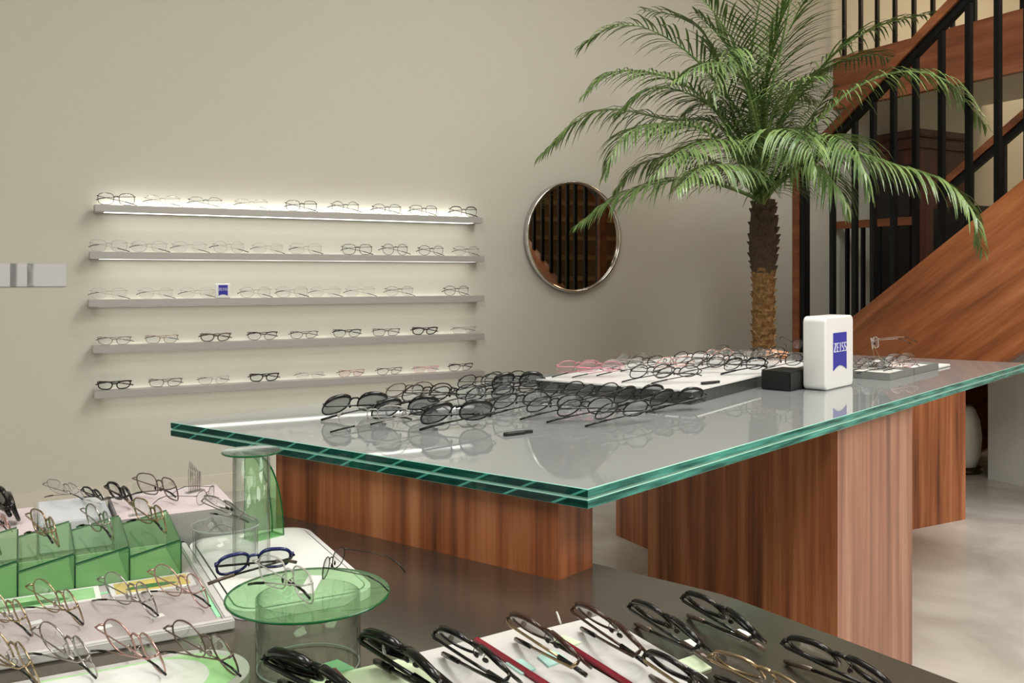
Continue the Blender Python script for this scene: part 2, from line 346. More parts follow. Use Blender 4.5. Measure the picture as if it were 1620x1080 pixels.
# ------------------------------------------------------------------ wall shelves
SU = -4.383                       # front plane of the shelves
SZ = [HC + .315, HC + .108, HC - .102, HC - .305, HC - .504]
names = ['top', 'second', 'middle', 'fourth', 'bottom']
ends = [(150, 764), (142, 767), (140, 767), (147, 767), (149, 767)]
for i, z in enumerate(SZ):
    m0 = mu(Pu(ends[i][0], 437, SU))[0]; m1 = mu(Pu(ends[i][1], 437, SU))[0]
    s = empty('wall_shelf', W((m0 + m1) / 2, WU, z - .016), BROT); hl = (m1 - m0) / 2
    tag(s, {0: 'topmost grey wall shelf, glowing brightly along its underside and the wall above', 1: 'second grey wall shelf from the top with lit underside', 2: 'middle grey wall shelf carrying the small blue and white sign', 3: 'fourth grey wall shelf from the top, holding folded glasses', 4: 'lowest grey wall shelf, holding folded glasses'}[i], 'shelf', 'wall shelves')
    bm = bmesh.new(); box(bm, -hl, hl, -.097, -.016, -.016, .016, .002); box(bm, -hl, hl, -.016, -.0005, -.016, -.006); link('shelf_board', bm, shelf_m, s)
    bm = bmesh.new(); box(bm, -hl + .04, hl - .05, -.0925, -.025, -.0164, -.0161); link('light_strip', bm, led_m if i < 2 else led_low, s)
    bm = bmesh.new(); box(bm, -hl + .04, hl - .05, -.0145, -.003, -.0055, .002); link('upward_light_strip', bm, led_up_top if i == 0 else led_up, s)
plate_m = plain('switch_plate_plastic', (206, 207, 210), .4, var=.01)
# the switch plates at the left
for k, px in enumerate((8, 36, 74)):
    a = mu(Pu(px, 437, WU))[0]; ww = (.05, .05, .078)[k]
    bm = bmesh.new(); box(bm, a - ww, a + ww - .0015, -.006, -.0005, -.05, .05, .002)
    o = link('switch_plate', bm, plate_m, None, W(0, WU, HC + .005)); brot(o); 
    tag(o, ('white wall switch plate at the picture\'s left edge', 'narrow white switch plate between its two neighbours', 'widest white switch plate, nearest the wall shelves')[k], 'switch plate', 'switch plates on the wall')

# ------------------------------------------------------------------ round mirror
mc = Pu(908.5, 374.5, WU + .03); mir = empty('wall_mirror', mc, BROT); tag(mir, 'round wall mirror in a thin chrome rim reflecting the stairs', 'mirror')
R = .5 * 176 / F * mc.y
bm = bmesh.new()
prof = [(R, .03), (R, -.012), (R - .006, -.016), (R - .014, -.012), (R - .016, 0.0), (R - .016, .03)]
rings = [[bm.verts.new((r * math.cos(2 * PI * k / 72), y, r * math.sin(2 * PI * k / 72))) for k in range(72)] for r, y in prof]
for A, B in zip(rings, rings[1:] + rings[:1]):
    for k in range(72): bm.faces.new((A[k], A[(k + 1) % 72], B[(k + 1) % 72], B[k]))
link('rim', bm, chrome, mir, smooth=True)
bm = bmesh.new(); vs = [bm.verts.new(((R - .015) * math.cos(2 * PI * k / 72), .004, (R - .015) * math.sin(2 * PI * k / 72))) for k in range(72)]
vb = [bm.verts.new((v.co.x, .02, v.co.z)) for v in vs]; bm.faces.new(vs); bm.faces.new(vb[::-1])
for k in range(72): bm.faces.new((vs[k], vs[(k + 1) % 72], vb[(k + 1) % 72], vb[k]))
link('mirror_glass', bm, mirror_m, mir)

# ------------------------------------------------------------------ staircase  (planes of constant m)
MN, MF = 3.6, 4.85
A_, B_ = Pm(1351, 499, MN), Pm(1620, 283, MN)
uA, zA = mu(A_)[1], A_.z; uB, zB = mu(B_)[1], B_.z
slope = (zB - zA) / (uB - uA); pitch = math.atan(slope)
def ztop(u): return zA + slope * (u - uA)
q = Pm(1594, 569, MN); band = ztop(mu(q)[1]) - q.z
RIS = .17; TR = RIS / slope
uEND = .5
st = empty('staircase', W(MN, 0, 0), 0); st.rotation_euler.z = math.atan2(-.8802, .4745)   # local x runs up the flight (u), local y = +m
tag(st, 'wooden staircase with black balusters and brown handrail rising to the right', 'staircase')
sz = lambda u: ztop(u)
def stringer(name, y0, y1):
    u0 = uA - (zA - .02) / slope if zA > 0 else uA
    ustart = uA + (.25 - zA) / slope          # top edge at 0.25 m
    ubot = uA + (band - zA) / slope           # underside meets the floor
    o = bpy.data.objects.new('pivot', None)
    bm = bmesh.new(); ca, sa = math.cos(pitch), math.sin(pitch)
    outl = [(ustart, 0), (ustart, ztop(ustart)), (uEND, ztop(uEND)), (uEND, ztop(uEND) - band), (ubot, 0)]
    outl = [(x * ca + z * sa, -x * sa + z * ca) for x, z in outl]
    prism_y(bm, outl, y0, y1)
    return link(name, bm, stair_wood, st, rot=(0, -pitch, 0))
stringer('stringer', 0, .05); stringer('stringer', MF - MN - .05, MF - MN)
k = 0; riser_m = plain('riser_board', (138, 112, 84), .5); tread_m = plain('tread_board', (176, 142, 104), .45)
u = uA + (.12 - zA) / slope
while True:
    k += 1; z = RIS * k; uu_ = uA + (z + .02 - zA) / slope
    if uu_ > uEND - .3: break
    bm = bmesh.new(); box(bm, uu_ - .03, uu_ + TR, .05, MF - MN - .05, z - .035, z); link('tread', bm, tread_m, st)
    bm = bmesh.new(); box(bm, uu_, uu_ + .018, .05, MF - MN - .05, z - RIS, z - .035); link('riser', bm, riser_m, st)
uN = mu(Pm(1265, 437, MN))[1]
rp1, rp2 = Pm(1409, 96, MN), Pm(1520, -18, MN)
rz0 = rp1.z - ztop(mu(rp1)[1]); 
def rail(y, u0, u1, off):
    bm = bmesh.new(); bar(bm, (u0, y, ztop(u0) + off - .024), (u1, y, ztop(u1) + off - .024), .055, .05); link('handrail', bm, rail_wood, st)
    bm = bmesh.new(); bar(bm, (u0, y, ztop(u0) + off - .072), (u1, y, ztop(u1) + off - .072), .03, .045); link('rail_bar', bm, black_steel, st)
rail(.025, uN, uEND, rz0)
for px in (1312, 1347, 1376, 1408, 1443, 1484, 1527, 1573):
    u = mu(Pm(px, 437, MN))[1]; bm = bmesh.new(); box(bm, u - .012, u + .012, .013, .037, ztop(u) - .01, ztop(u) + rz0 - .09); link('baluster', bm, black_steel, st)
u = mu(Pm(1573, 437, MN))[1]
while u < uEND - .2:
    u += .129; bm = bmesh.new(); box(bm, u - .012, u + .012, .013, .037, ztop(u) - .01, ztop(u) + rz0 - .09); link('baluster', bm, black_steel, st)
# newel: brown timber post with a black steel post behind it
zt = ztop(uN) + rz0 + .01
bm = bmesh.new(); box(bm, uN - .045, uN - .002, -.01, .045, 0, zt, .003); link('newel_post', bm, rail_wood, st)
bm = bmesh.new(); box(bm, uN, uN + .035, 0, .04, 0, zt - .05, .002); link('steel_post', bm, black_steel, st)
# far handrail
r2 = Pm(1500, 285, MF); off2 = r2.z - ztop(mu(r2)[1]); yf = MF - MN - .025
uF = mu(Pm(1492, 300, MF))[1]; rail(yf, uF, uEND, off2)
bm = bmesh.new(); box(bm, uF - .0, uF + .03, yf - .015, yf + .015, ztop(uF) - .1, ztop(uF) + off2 - .03); link('steel_post', bm, black_steel, st)
u = uF
while u < uEND - .25:
    u += .2; bm = bmesh.new(); box(bm, u - .012, u + .012, yf - .012, yf + .012, ztop(u) - .05, ztop(u) + off2 - .09); link('baluster', bm, black_steel, st)

# upper landing beam (plane m = MF + .05) running away to the wall
MB_ = MF + .06
b0, b1 = Pm(1270, 106, MB_), Pm(1620, 2, MB_)
bu0 = WU; zb_t = b0.z; zb_b = Pm(1270, 183, MB_).z
lb = empty('landing', W(MB_, 0, 0)); lb.rotation_euler.z = math.atan2(-.8802, .4745)
tag(lb, 'upper floor landing with wooden fascia and black railing above the stairs', 'landing')
bm = bmesh.new(); box(bm, WU + .002, -1.0, 0, .05, zb_b, zb_t); lw = link('fascia_board', bm, wood('fascia_wood', (126, 68, 42), (152, 86, 54), (172, 104, 70), scale=(1.3, 12, 14)), lb)
bm = bmesh.new(); box(bm, WU + .002, -1.0, .05, 1.6, zb_t - .18, zb_t - .01); link('floor_slab', bm, ceil_m, lb)
px_b = [1283, 1307, 1332, 1358, 1384, 1412, 1442, 1472, 1503, 1538, 1575, 1614]
us = [mu(Pm(p, 60, MB_))[1] for p in px_b]
for u in us:
    bm = bmesh.new(); box(bm, u - .011, u + .011, .012, .034, zb_t - .0, zb_t + .95); link('baluster', bm, black_steel, lb)
bm = bmesh.new(); box(bm, WU + .01, -1.0, 0, .05, zb_t + .95, zb_t + 1.0); link('handrail', bm, rail_wood, lb)
# guard rail below, level, with small balusters
gz = Pm(1300, 352, MB_).z
gr = empty('guard_rail', W(MB_, 0, 0)); gr.rotation_euler.z = math.atan2(-.8802, .4745)
tag(gr, 'level wooden guard rail with thin black balusters seen behind the stairs', 'railing')
ug1 = mu(Pm(1452, 437, MB_))[1]
bm = bmesh.new(); box(bm, WU + .01, ug1, 0, .045, gz - .05, gz); link('handrail', bm, rail_wood, gr)
bm = bmesh.new(); box(bm, ug1, ug1 + .07, -.01, .055, 0, gz + .2); link('newel_post', bm, mahog, gr)
for px in (1290, 1313, 1337, 1362, 1388, 1415):
    u = mu(Pm(px, 437, MB_))[1]; bm = bmesh.new(); box(bm, u - .011, u + .011, .01, .032, 0.0, gz - .05); link('baluster', bm, black_steel, gr)
# dark cabinet behind
dc = empty('mahogany_cabinet', (0, 0, 0)); MC = 5.3
c0, c1 = max(WU + .03, mu(Pm(1330, 437, MC))[1]), mu(Pm(1452, 437, MC))[1]; zc = Pm(1452, 205, MC).z
dc.location = W(MC, 0, 0); dc.rotation_euler.z = math.atan2(-.8802, .4745)
tag(dc, 'tall dark mahogany cabinet with overhanging cornice behind the stair rails', 'cabinet')
bm = bmesh.new(); box(bm, c0, c1, 0, .5, 0, zc - .05); link('body', bm, mahog, dc)
bm = bmesh.new(); box(bm, c0 - .01, c1 + .05, -.05, .5, zc - .05, zc, .008); box(bm, c0, c1 + .02, -.02, .5, zc - .12, zc - .05); link('cornice', bm, mahog, dc)
darkp = plain('dark_door_panel', (26, 18, 16), .4)
for a, b in ((c0 + .03, (c0 + c1) / 2 - .02), ((c0 + c1) / 2 + .02, c1 - .05)):
    bm = bmesh.new(); box(bm, a, b, -.015, 0, .1, zc - .22, .004); link('door', bm, darkp, dc)
c2 = mu(Pm(1545, 437, MC))[1]; z2 = Pm(1540, 325, MC).z
bm = bmesh.new(); box(bm, c1 + .06, c2, 0, .5, 0, z2, .006); o = link('low_cabinet', bm, darkp, None, W(MC, 0, 0)); o.rotation_euler.z = math.atan2(-.8802, .4745)
tag(o, 'lower dark cabinet to the right of the tall mahogany cabinet', 'cabinet')
# closet panel under the stairs
pcn = g(1563, 757, 0); mcz, ucz = mu(pcn)
bm = bmesh.new(); so = lambda u: min(ztop(u) - .42, 2.2)
prism_y(bm, [(ucz, 0), (ucz, so(ucz)), (-1.2, so(-1.2)), (-1.2, 0)], 0, .5)
pale_panel = plain('pale_grey_panel', (226, 226, 222), .12, var=.02)
o = link('understair_cupboard', bm, pale_panel, None, W(mcz, 0, 0)); o.rotation_euler.z = math.atan2(-.8802, .4745)
tag(o, 'glossy pale grey cupboard side beneath the stairs at right', 'cupboard')
# vase under the stairs
vs_ = empty('floor_vase', g(1519, 744, 0)); tag(vs_, 'tall white floor vase standing under the stairs beside the walnut cabinet', 'vase')
bm = bmesh.new(); lathe(bm, [(.05, 0), (.07, .01), (.095, .08), (.104, .18), (.095, .27), (.07, .33), (.055, .345), (.048, .345), (.05, .3), (.04, .25)], 32); link('body', bm, plain('vase_glaze', (226, 222, 210), .3), vs_, smooth=True)
bm = bmesh.new(); lathe(bm, [(.108, 0), (.112, .012), (.1, .028), (.075, .03)], 32); link('base_ring', bm, plain('bronze_ring', (60, 44, 28), .4, .5), vs_, (0, 0, .0), smooth=True)
bm = bmesh.new(); tube(bm, [(0, 0, .25), (.005, 0, .36), (-.004, .01, .42)], .012, 8); link('stem', bm, trunk_dark, vs_)

# ------------------------------------------------------------------ palm
pY = 4.3
pbase = Vector(((1208 - CX) / F * pY, pY, 0))
pal = empty('potted_palm', pbase); tag(pal, 'tall date palm with arching green fronds beside the stairs', 'palm')
def pp(px, py, dy=0):        # relative to palm base at depth pY + dy
    y = pY + dy; return Vector(((px - CX) / F * y, y, HC + (HY - py) / F * y)) - pbase
bm = bmesh.new(); lathe(bm, [(.15, 0), (.19, .02), (.21, .3), (.2, .34), (.18, .34), (.18, .3)], 40); link('pot', bm, grey_side, pal, smooth=True)
bm = bmesh.new(); lathe(bm, [(.18, .29), (.1, .305), (.04, .31)], 30); link('soil', bm, trunk_dark, pal)
def trunk(name, z0, z1, r0, r1, mats, nb, seed):
    rnd = random.Random(seed); bm = bmesh.new(); seg = 22; N = 46; rings = []
    for i in range(N):
        t = i / (N - 1); z = z0 + (z1 - z0) * t; r = (r0 + (r1 - r0) * t)
        if mats[0] is trunk_dark: r *= 1 + .34 * math.sin(PI * t)
        off = pp(1208 + (-4 if z > 1 else 0), 437).x * 0
        rings.append([bm.verts.new(((r + .005 * noise.noise(Vector((math.cos(2 * PI * k / seg) * 3, math.sin(2 * PI * k / seg) * 3, z * 30)))) * math.cos(2 * PI * k / seg) - (z - .4) * .004,
                                    (r + .005 * noise.noise(Vector((math.cos(2 * PI * k / seg) * 3 + 9, math.sin(2 * PI * k / seg) * 3, z * 30)))) * math.sin(2 * PI * k / seg), z)) for k in range(seg)])
    for A, B in zip(rings, rings[1:]):
        for k in range(seg): bm.faces.new((A[k], A[(k + 1) % seg], B[(k + 1) % seg], B[k]))
    bm.faces.new(rings[0][::-1]); bm.faces.new(rings[-1])
    # cut leaf bases: upturned wedge scales in a spiral
    for i in range(nb):
        z = z0 + (z1 - z0) * (i + .5) / nb; a = i * 2.399 + rnd.uniform(-.2, .2); t = (z - z0) / (z1 - z0); r = (r0 + (r1 - r0) * t) * (1 + .34 * math.sin(PI * t) if mats[0] is trunk_dark else 1)
        c = Vector((math.cos(a), math.sin(a), 0)); s = Vector((-c.y, c.x, 0)); w_ = rnd.uniform(.02, .03); h = rnd.uniform(.022, .034)
        b0 = c * (r - .004) + Vector((0, 0, z)); o_ = c * (r + rnd.uniform(.008, .016)) + Vector((0, 0, z + h))
        v = [bm.verts.new(p) for p in (b0 - s * w_, b0 + s * w_, o_ + s * w_ * .55, o_ - s * w_ * .55, c * (r - .004) + Vector((0, 0, z + h)) - s * w_ * .6, c * (r - .004) + Vector((0, 0, z + h)) + s * w_ * .6)]
        for f, mi in (((0, 1, 2, 3), 0), ((3, 2, 5, 4), 1), ((0, 3, 4), 0), ((1, 5, 2), 0)): bm.faces.new([v[x] for x in f]).material_index = mi
    return link(name, bm, mats, pal, smooth=False)
zsplit = pp(0, 428).z; ztopt = pp(0, 322).z
scar_top = plain('leaf_scar_cut', (212, 190, 128), .8, var=.25)
trunk('lower_trunk', .28, zsplit, .05, .047, [trunk_light, scar_top], 120, 3)
trunk('upper_trunk', zsplit - .01, ztopt, .05, .045, [trunk_dark, scar_top], 46, 5)
def catmull(P, n=10):
    P = [P[0] * 2 - P[1]] + P + [P[-1] * 2 - P[-2]]; out = []
    for i in range(1, len(P) - 2):
        for k in range(n):
            t = k / n; a, b, c, d = P[i - 1], P[i], P[i + 1], P[i + 2]
            out.append(.5 * ((2 * b) + (c - a) * t + (2 * a - 5 * b + 4 * c - d) * t * t + (3 * b - a - 3 * c + d) * t ** 3))
    out.append(P[-2]); return out
def frond(pts, seed, Lm=.23, bare=.22, droop=.5, nl=46):
    rnd = random.Random(seed); P = catmull([Vector(p) for p in pts], 12)
    d = [0]
    for a, b in zip(P, P[1:]): d.append(d[-1] + (b - a).length)
    T = d[-1]; bm = bmesh.new()
    tube(bm, P, [.0105 * (1 - .86 * x / T) for x in d], 5)
    def at(s):
        s *= T
        for i in range(len(d) - 1):
            if d[i + 1] >= s:
                f = (s - d[i]) / max(1e-6, d[i + 1] - d[i]); return P[i].lerp(P[i + 1], f), (P[i + 1] - P[i]).normalized()
        return P[-1], (P[-1] - P[-2]).normalized()
    for i in range(nl):
        s = bare + (1 - bare) * (i + .5) / nl; p, t = at(s)
        sd = t.cross(Vector((0, 0, 1))); sd = sd.normalized() if sd.length > .05 else Vector((1, 0, 0)); nrm = sd.cross(t).normalized()
        x = (s - bare) / (1 - bare); Lf = Lm * 1.12 * (.45 + .75 * math.sin(PI * min(1, x * .85 + .12))) * (1 - .45 * x ** 3)
        for sg in (-1, 1):
            dirv = (t * (.55 + .5 * x) + sd * sg * 1.0 + nrm * rnd.uniform(.05, .5)).normalized()
            l = Lf * rnd.uniform(.82, 1.12); wd = .0052 * rnd.uniform(.8, 1.2); q_ = p.copy(); prev = None; dv = dirv.copy(); ns = 5
            for k in range(ns + 1):
                f = k / ns; ww = wd * (.5 + 1.2 * f) if f < .3 else wd * (1.0 - ((f - .3) / .7) ** 2) + .0003
                side = dv.cross(Vector((0, 0, 1))); side = side.normalized() if side.length > .05 else sd
                fold = Vector((0, 0, 1)).cross(side) * 0
                a = bm.verts.new(q_ - side * ww + nrm * ww * .5); b = bm.verts.new(q_ + side * ww + nrm * ww * .5); c = bm.verts.new(q_)
                if prev:
                    bm.faces.new((prev[0], prev[2], c, a)); bm.faces.new((prev[2], prev[1], b, c))
                prev = (a, b, c); dv = (dv + Vector((0, 0, -1)) * droop * (.25 + .35 * f) * rnd.uniform(.8, 1.2)).normalized(); q_ = q_ + dv * l / ns
    return link('frond', bm, leaf_m, pal)
cr_ = (1205, 322)
FRS = [  # pixel polylines with depth offsets at start and end, leaflet length, droop
    ([(1180, 201), (1104, 97), (1029, 47), (972, 42), (918, 74)], -.1, .22, .45),
    ([(1158, 225), (1120, 190), (1060, 189), (975, 173), (919, 188), (855, 247)], .1, .22, .7),
    ([(1172, 220), (1123, 70), (1076, 28), (1018, 16)], .35, .2, .4),
    ([(1150, 200), (1085, 135), (1016, 113), (960, 118), (925, 150)], -.35, .2, .6),
    ([(1172, 260), (1115, 206), (1045, 196), (985, 216), (958, 275)], -.5, .21, .7),
    ([(1188, 310), (1123, 287), (1079, 282), (1029, 292), (975, 312), (915, 356)], -.2, .22, .6),
    ([(1188, 300), (1130, 255), (1070, 245), (1010, 262), (975, 300)], .35, .2, .7),
    ([(1200, 283), (1206, 200), (1216, 110), (1236, 30), (1262, -50)], 0, .22, .35),
    ([(1196, 250), (1185, 150), (1192, 60), (1210, -30), (1236, -95)], -.25, .2, .3),
    ([(1200, 200), (1176, 100), (1150, 80), (1135, 110), (1128, 160)], -.55, .2, .8),
    ([(1206, 230), (1226, 120), (1262, 20), (1330, -70)], .25, .22, .35),
    ([(1200, 220), (1172, 120), (1120, 100), (1065, 130)], -.6, .19, .6),
    ([(1212, 260), (1240, 180), (1288, 122), (1336, 72), (1400, 38), (1478, 20)], .0, .2, .5),
    ([(1216, 290), (1250, 235), (1310, 175), (1360, 135), (1430, 113), (1500, 130), (1560, 200)], -.35, .21, .75),
    ([(1216, 300), (1258, 250), (1310, 215), (1352, 235), (1372, 300)], -.8, .24, .9),
    ([(1218, 300), (1270, 255), (1340, 240), (1420, 262), (1490, 285), (1535, 330), (1553, 395)], -.6, .2, .85),
    ([(1214, 290), (1245, 240), (1290, 175), (1315, 140)], .3, .19, .5),
    ([(1214, 312), (1240, 285), (1285, 262), (1320, 290), (1340, 335)], -.45, .2, .9),
    ([(1208, 260), (1222, 190), (1252, 150), (1290, 160)], .5, .18, .6),
    ([(1196, 270), (1165, 190), (1120, 160), (1080, 180)], .55, .18, .6),
    ([(1194, 290), (1160, 230), (1110, 225), (1060, 250), (1030, 285)], -.75, .2, .7),
    ([(1204, 230), (1198, 140), (1206, 70), (1228, 20)], .4, .18, .4),
    ([(1210, 240), (1226, 170), (1262, 130), (1305, 120)], -.6, .19, .6),
    ([(1205, 240), (1200, 180), (1178, 120), (1140, 60), (1100, 20)], .15, .2, .4),
    ([(1196, 200), (1170, 90), (1130, 20), (1090, -20)], -.15, .22, .35),
    ([(1212, 190), (1232, 90), (1250, 0), (1256, -80)], -.45, .24, .3),
    ([(1186, 250), (1150, 190), (1095, 150), (1030, 140), (975, 180)], -.1, .2, .6),
    ([(1190, 285), (1150, 262), (1105, 268), (1070, 300)], -.9, .19, .8),
    ([(1216, 250), (1262, 150), (1322, 100), (1392, 88), (1440, 118)], .3, .2, .5),
    ([(1206, 280), (1214, 220), (1250, 205), (1280, 230), (1290, 275)], -.95, .2, .9),
]
for i, (pl, dy, Lm, dr) in enumerate(FRS):
    n_ = len(pl); pts3 = [pp(*cr_) + Vector((0, 0, -.02))] + [pp(x, y, dy * min(1, (j + 1) / n_ * 1.2)) for j, (x, y) in enumerate(pl)]
    frond(pts3, 100 + i, Lm, .2, dr)

# ------------------------------------------------------------------ eyewear
def lens_outline(a, b, e, n=30, top=1.0):
    out = []
    for k in range(n):
        t = 2 * PI * k / n; c, s = math.cos(t), math.sin(t)
        x = a * math.copysign(abs(c) ** (2 / e), c); z = b * math.copysign(abs(s) ** (2 / e), s)
        if z < 0: x *= 1 - (1 - top) * (-z / b)
        out.append((x, z))
    return out
STY = {  # half width, half height, squareness, bottom taper, rim radius, brow thickening, temple radius
    'round': (.0235, .0225, 2.1, 1.0, .0011, 1.0, .0011), 'oval': (.0255, .020, 2.3, .95, .0011, 1.0, .0011),
    'square': (.0265, .0205, 3.2, .9, .0012, 1.0, .0012), 'brow': (.0265, .0215, 2.6, .85, .0011, 2.2, .0016),
    'acetate': (.0255, .0205, 2.9, .88, .0024, 1.3, .0022), 'sun': (.0285, .0245, 2.5, .85, .0015, 2.6, .0017),
    'wrap': (.029, .022, 3.0, .85, .0036, 1.4, .0032), 'rimless': (.0255, .0195, 2.6, .92, .0005, 1.6, .0009)}
cache = {}
def gmesh(key, build, mat, smooth=True):
    if key in cache: return cache[key]
    bm = bmesh.new(); build(bm); bmesh.ops.recalc_face_normals(bm, faces=bm.faces[:]); me = bpy.data.meshes.new(key[0]); bm.to_mesh(me); bm.free()
    me.materials.append(mat)
    if smooth:
        for p in me.polygons: p.use_smooth = True
    cache[key] = me; return me
def wrapy(x): return 5.0 * x * x * .35 * 1.0 if True else 0
def glasses(style, color, pose, loc, rz, tilt=0, lens='clear', scale=1.0, label='', group=None, name='eyeglasses', detail=True, thick=1.0, tcolor=None, roll=0, lift=0):
    a, b, e, tp, r, bt, tr = STY[style]; r *= thick; tr *= thick
    cxl = a + .0085; zc = b + r; hz = zc + b * .55; HX = cxl + a + .003
    fm = FR[color]; tm = FR[tcolor or color]; lm = {'clear': lens_clear, 'grey': lens_grey, 'dark': lens_dark, 'pink': lens_pink}[lens]
    parts = []
    def bf(bm):
        for sg in (-1, 1):
            o = lens_outline(a, b, e, 30, tp); pts_ = []; rr = []
            for x, z in o:
                X = sg * cxl + x * sg; pts_.append((X, wrapy(X), zc + z)); rr.append(r * (1 + (bt - 1) * max(0, min(1, z / b * 1.6 - .4))))
            tube(bm, pts_, rr, 6, True)
            X = sg * (cxl + a); tube(bm, [(X - sg * .002, wrapy(X), hz), (sg * HX, wrapy(HX) + .001, hz), (sg * HX, wrapy(HX) + .006, hz)], max(r, .0012) * 1.15, 6)
        tube(bm, [(-(cxl - a) - .001, 0.0, zc + b * .32), (-.005, -.001, zc + b * .5), (.005, -.001, zc + b * .5), ((cxl - a) + .001, 0, zc + b * .32)], max(r, .001) * (1.2 if r < .002 else 1.0), 6)
    parts.append(('frame', gmesh(('frame', style, color, thick), bf, fm), []))
    def bl(sg):
        def f(bm):
            o = lens_outline(a * .99, b * .99, e, 30, tp); c = bm.verts.new((sg * cxl, wrapy(cxl) - .002, zc)); mid = []; rim = []
            for x, z in o:
                X = sg * (cxl + x); X2 = sg * (cxl + x * .55)
                mid.append(bm.verts.new((X2, wrapy(X2) - .0014, zc + z * .55))); rim.append(bm.verts.new((X, wrapy(X), zc + z)))
            n_ = len(o)
            for k in range(n_): bm.faces.new((c, mid[k], mid[(k + 1) % n_])); bm.faces.new((mid[k], rim[k], rim[(k + 1) % n_], mid[(k + 1) % n_]))
        return f
    for sg in (-1, 1): parts.append(('lens', gmesh(('lens', style, lens, sg, thick), bl(sg), lm), []))
    def btm(sg, tip):
        def f(bm):
            y0 = wrapy(HX) + .005
            if pose == 'open': P = [Vector((sg * HX, y0, hz)), Vector((sg * (HX + .001), y0 + .05, hz)), Vector((sg * HX, y0 + .088, hz - .002)), Vector((sg * (HX - .003), y0 + .112, hz - .012)), Vector((sg * (HX - .006), y0 + .13, hz - .027))]
            else:
                yo = y0 + (.0015 if sg < 0 else .0055)
                if sg < 0: P = [Vector((sg * HX, y0 - .001, hz)), Vector((sg * (HX - .005), yo + .004, hz - .001)), Vector((sg * (HX - .06), yo + .005, hz - .012)), Vector((sg * (HX - .095), yo + .005, hz - .019)), Vector((sg * (HX - .118), yo + .005, hz - .025)), Vector((sg * (HX - .136), yo + .005, hz - .031))]
                else: P = [Vector((sg * HX, y0 - .001, hz)), Vector((sg * (HX - .005), yo - .004, hz)), Vector((sg * (HX - .06), yo - .003, hz - .003)), Vector((sg * (HX - .095), yo - .003, hz - .006)), Vector((sg * (HX - .118), yo - .003, hz - .010)), Vector((sg * (HX - .131), yo - .003, hz - .016))]
            P = P[-3:] if tip else P[:-2]
            tube(bm, P, [tr * (1.5 if tip else (1 if i < 2 else .95)) for i in range(len(P))], 6, flat=.8)
        return f
    for sg in (-1, 1):
        tips = [('temple_tip', gmesh(('temple_tip', style, pose, sg, 'k', thick), btm(sg, True), FR['black'] if r < .002 and color != 'pink' else tm), [])]
        parts.append(('temple', gmesh(('temple', style, pose, sg, tcolor or color, thick), btm(sg, False), tm), tips))
    if detail:
        def bp(sg):
            def f(bm):
                bmesh.ops.create_uvsphere(bm, u_segments=8, v_segments=6, radius=1, matrix=Matrix.Translation((sg * .0082, .0055, zc - .003)) @ Matrix.Rotation(sg * .5, 4, 'Z') @ Matrix.Diagonal((.0012, .0026, .0045, 1)))
                tube(bm, [(sg * (cxl - a + .001), .001, zc + b * .1), (sg * .009, .004, zc + .002), (sg * .0085, .0055, zc - .002)], .0005, 4)
            return f
        for sg in (-1, 1): parts.append(('nose_pad', gmesh(('nose_pad', style, sg, 'p', thick), bp(sg), FR['gun'] if color in ('black', 'gun', 'brown', 'navy') else FR['silver']), []))
    rt = empty(name, loc, rz, -tilt, roll); rt.scale = (scale,) * 3
    for nm, me, ch in parts:
        o = bpy.data.objects.new(nm, me); COL.objects.link(o); o.parent = rt
        for n2, m2, _ in ch:
            c = bpy.data.objects.new(n2, m2); COL.objects.link(c); c.parent = o
    Rm = Matrix.Rotation(rz, 3, 'Z') @ Matrix.Rotation(roll, 3, 'Y') @ Matrix.Rotation(-tilt, 3, 'X')
    mz = min((Rm @ v.co).z for _, me, ch in parts for m_ in [me] + [c[1] for c in ch] for v in m_.vertices) * scale
    rt.location.z += -mz + .0003 + lift
    # centre the pair on its spot: the tilt swings it about its base
    ctr = Rm @ Vector((0, .006, zc)) * scale; rt.location.x -= ctr.x; rt.location.y -= ctr.y
    tag(rt, label, 'sunglasses' if name == 'sunglasses' else 'glasses', group)
    return rt

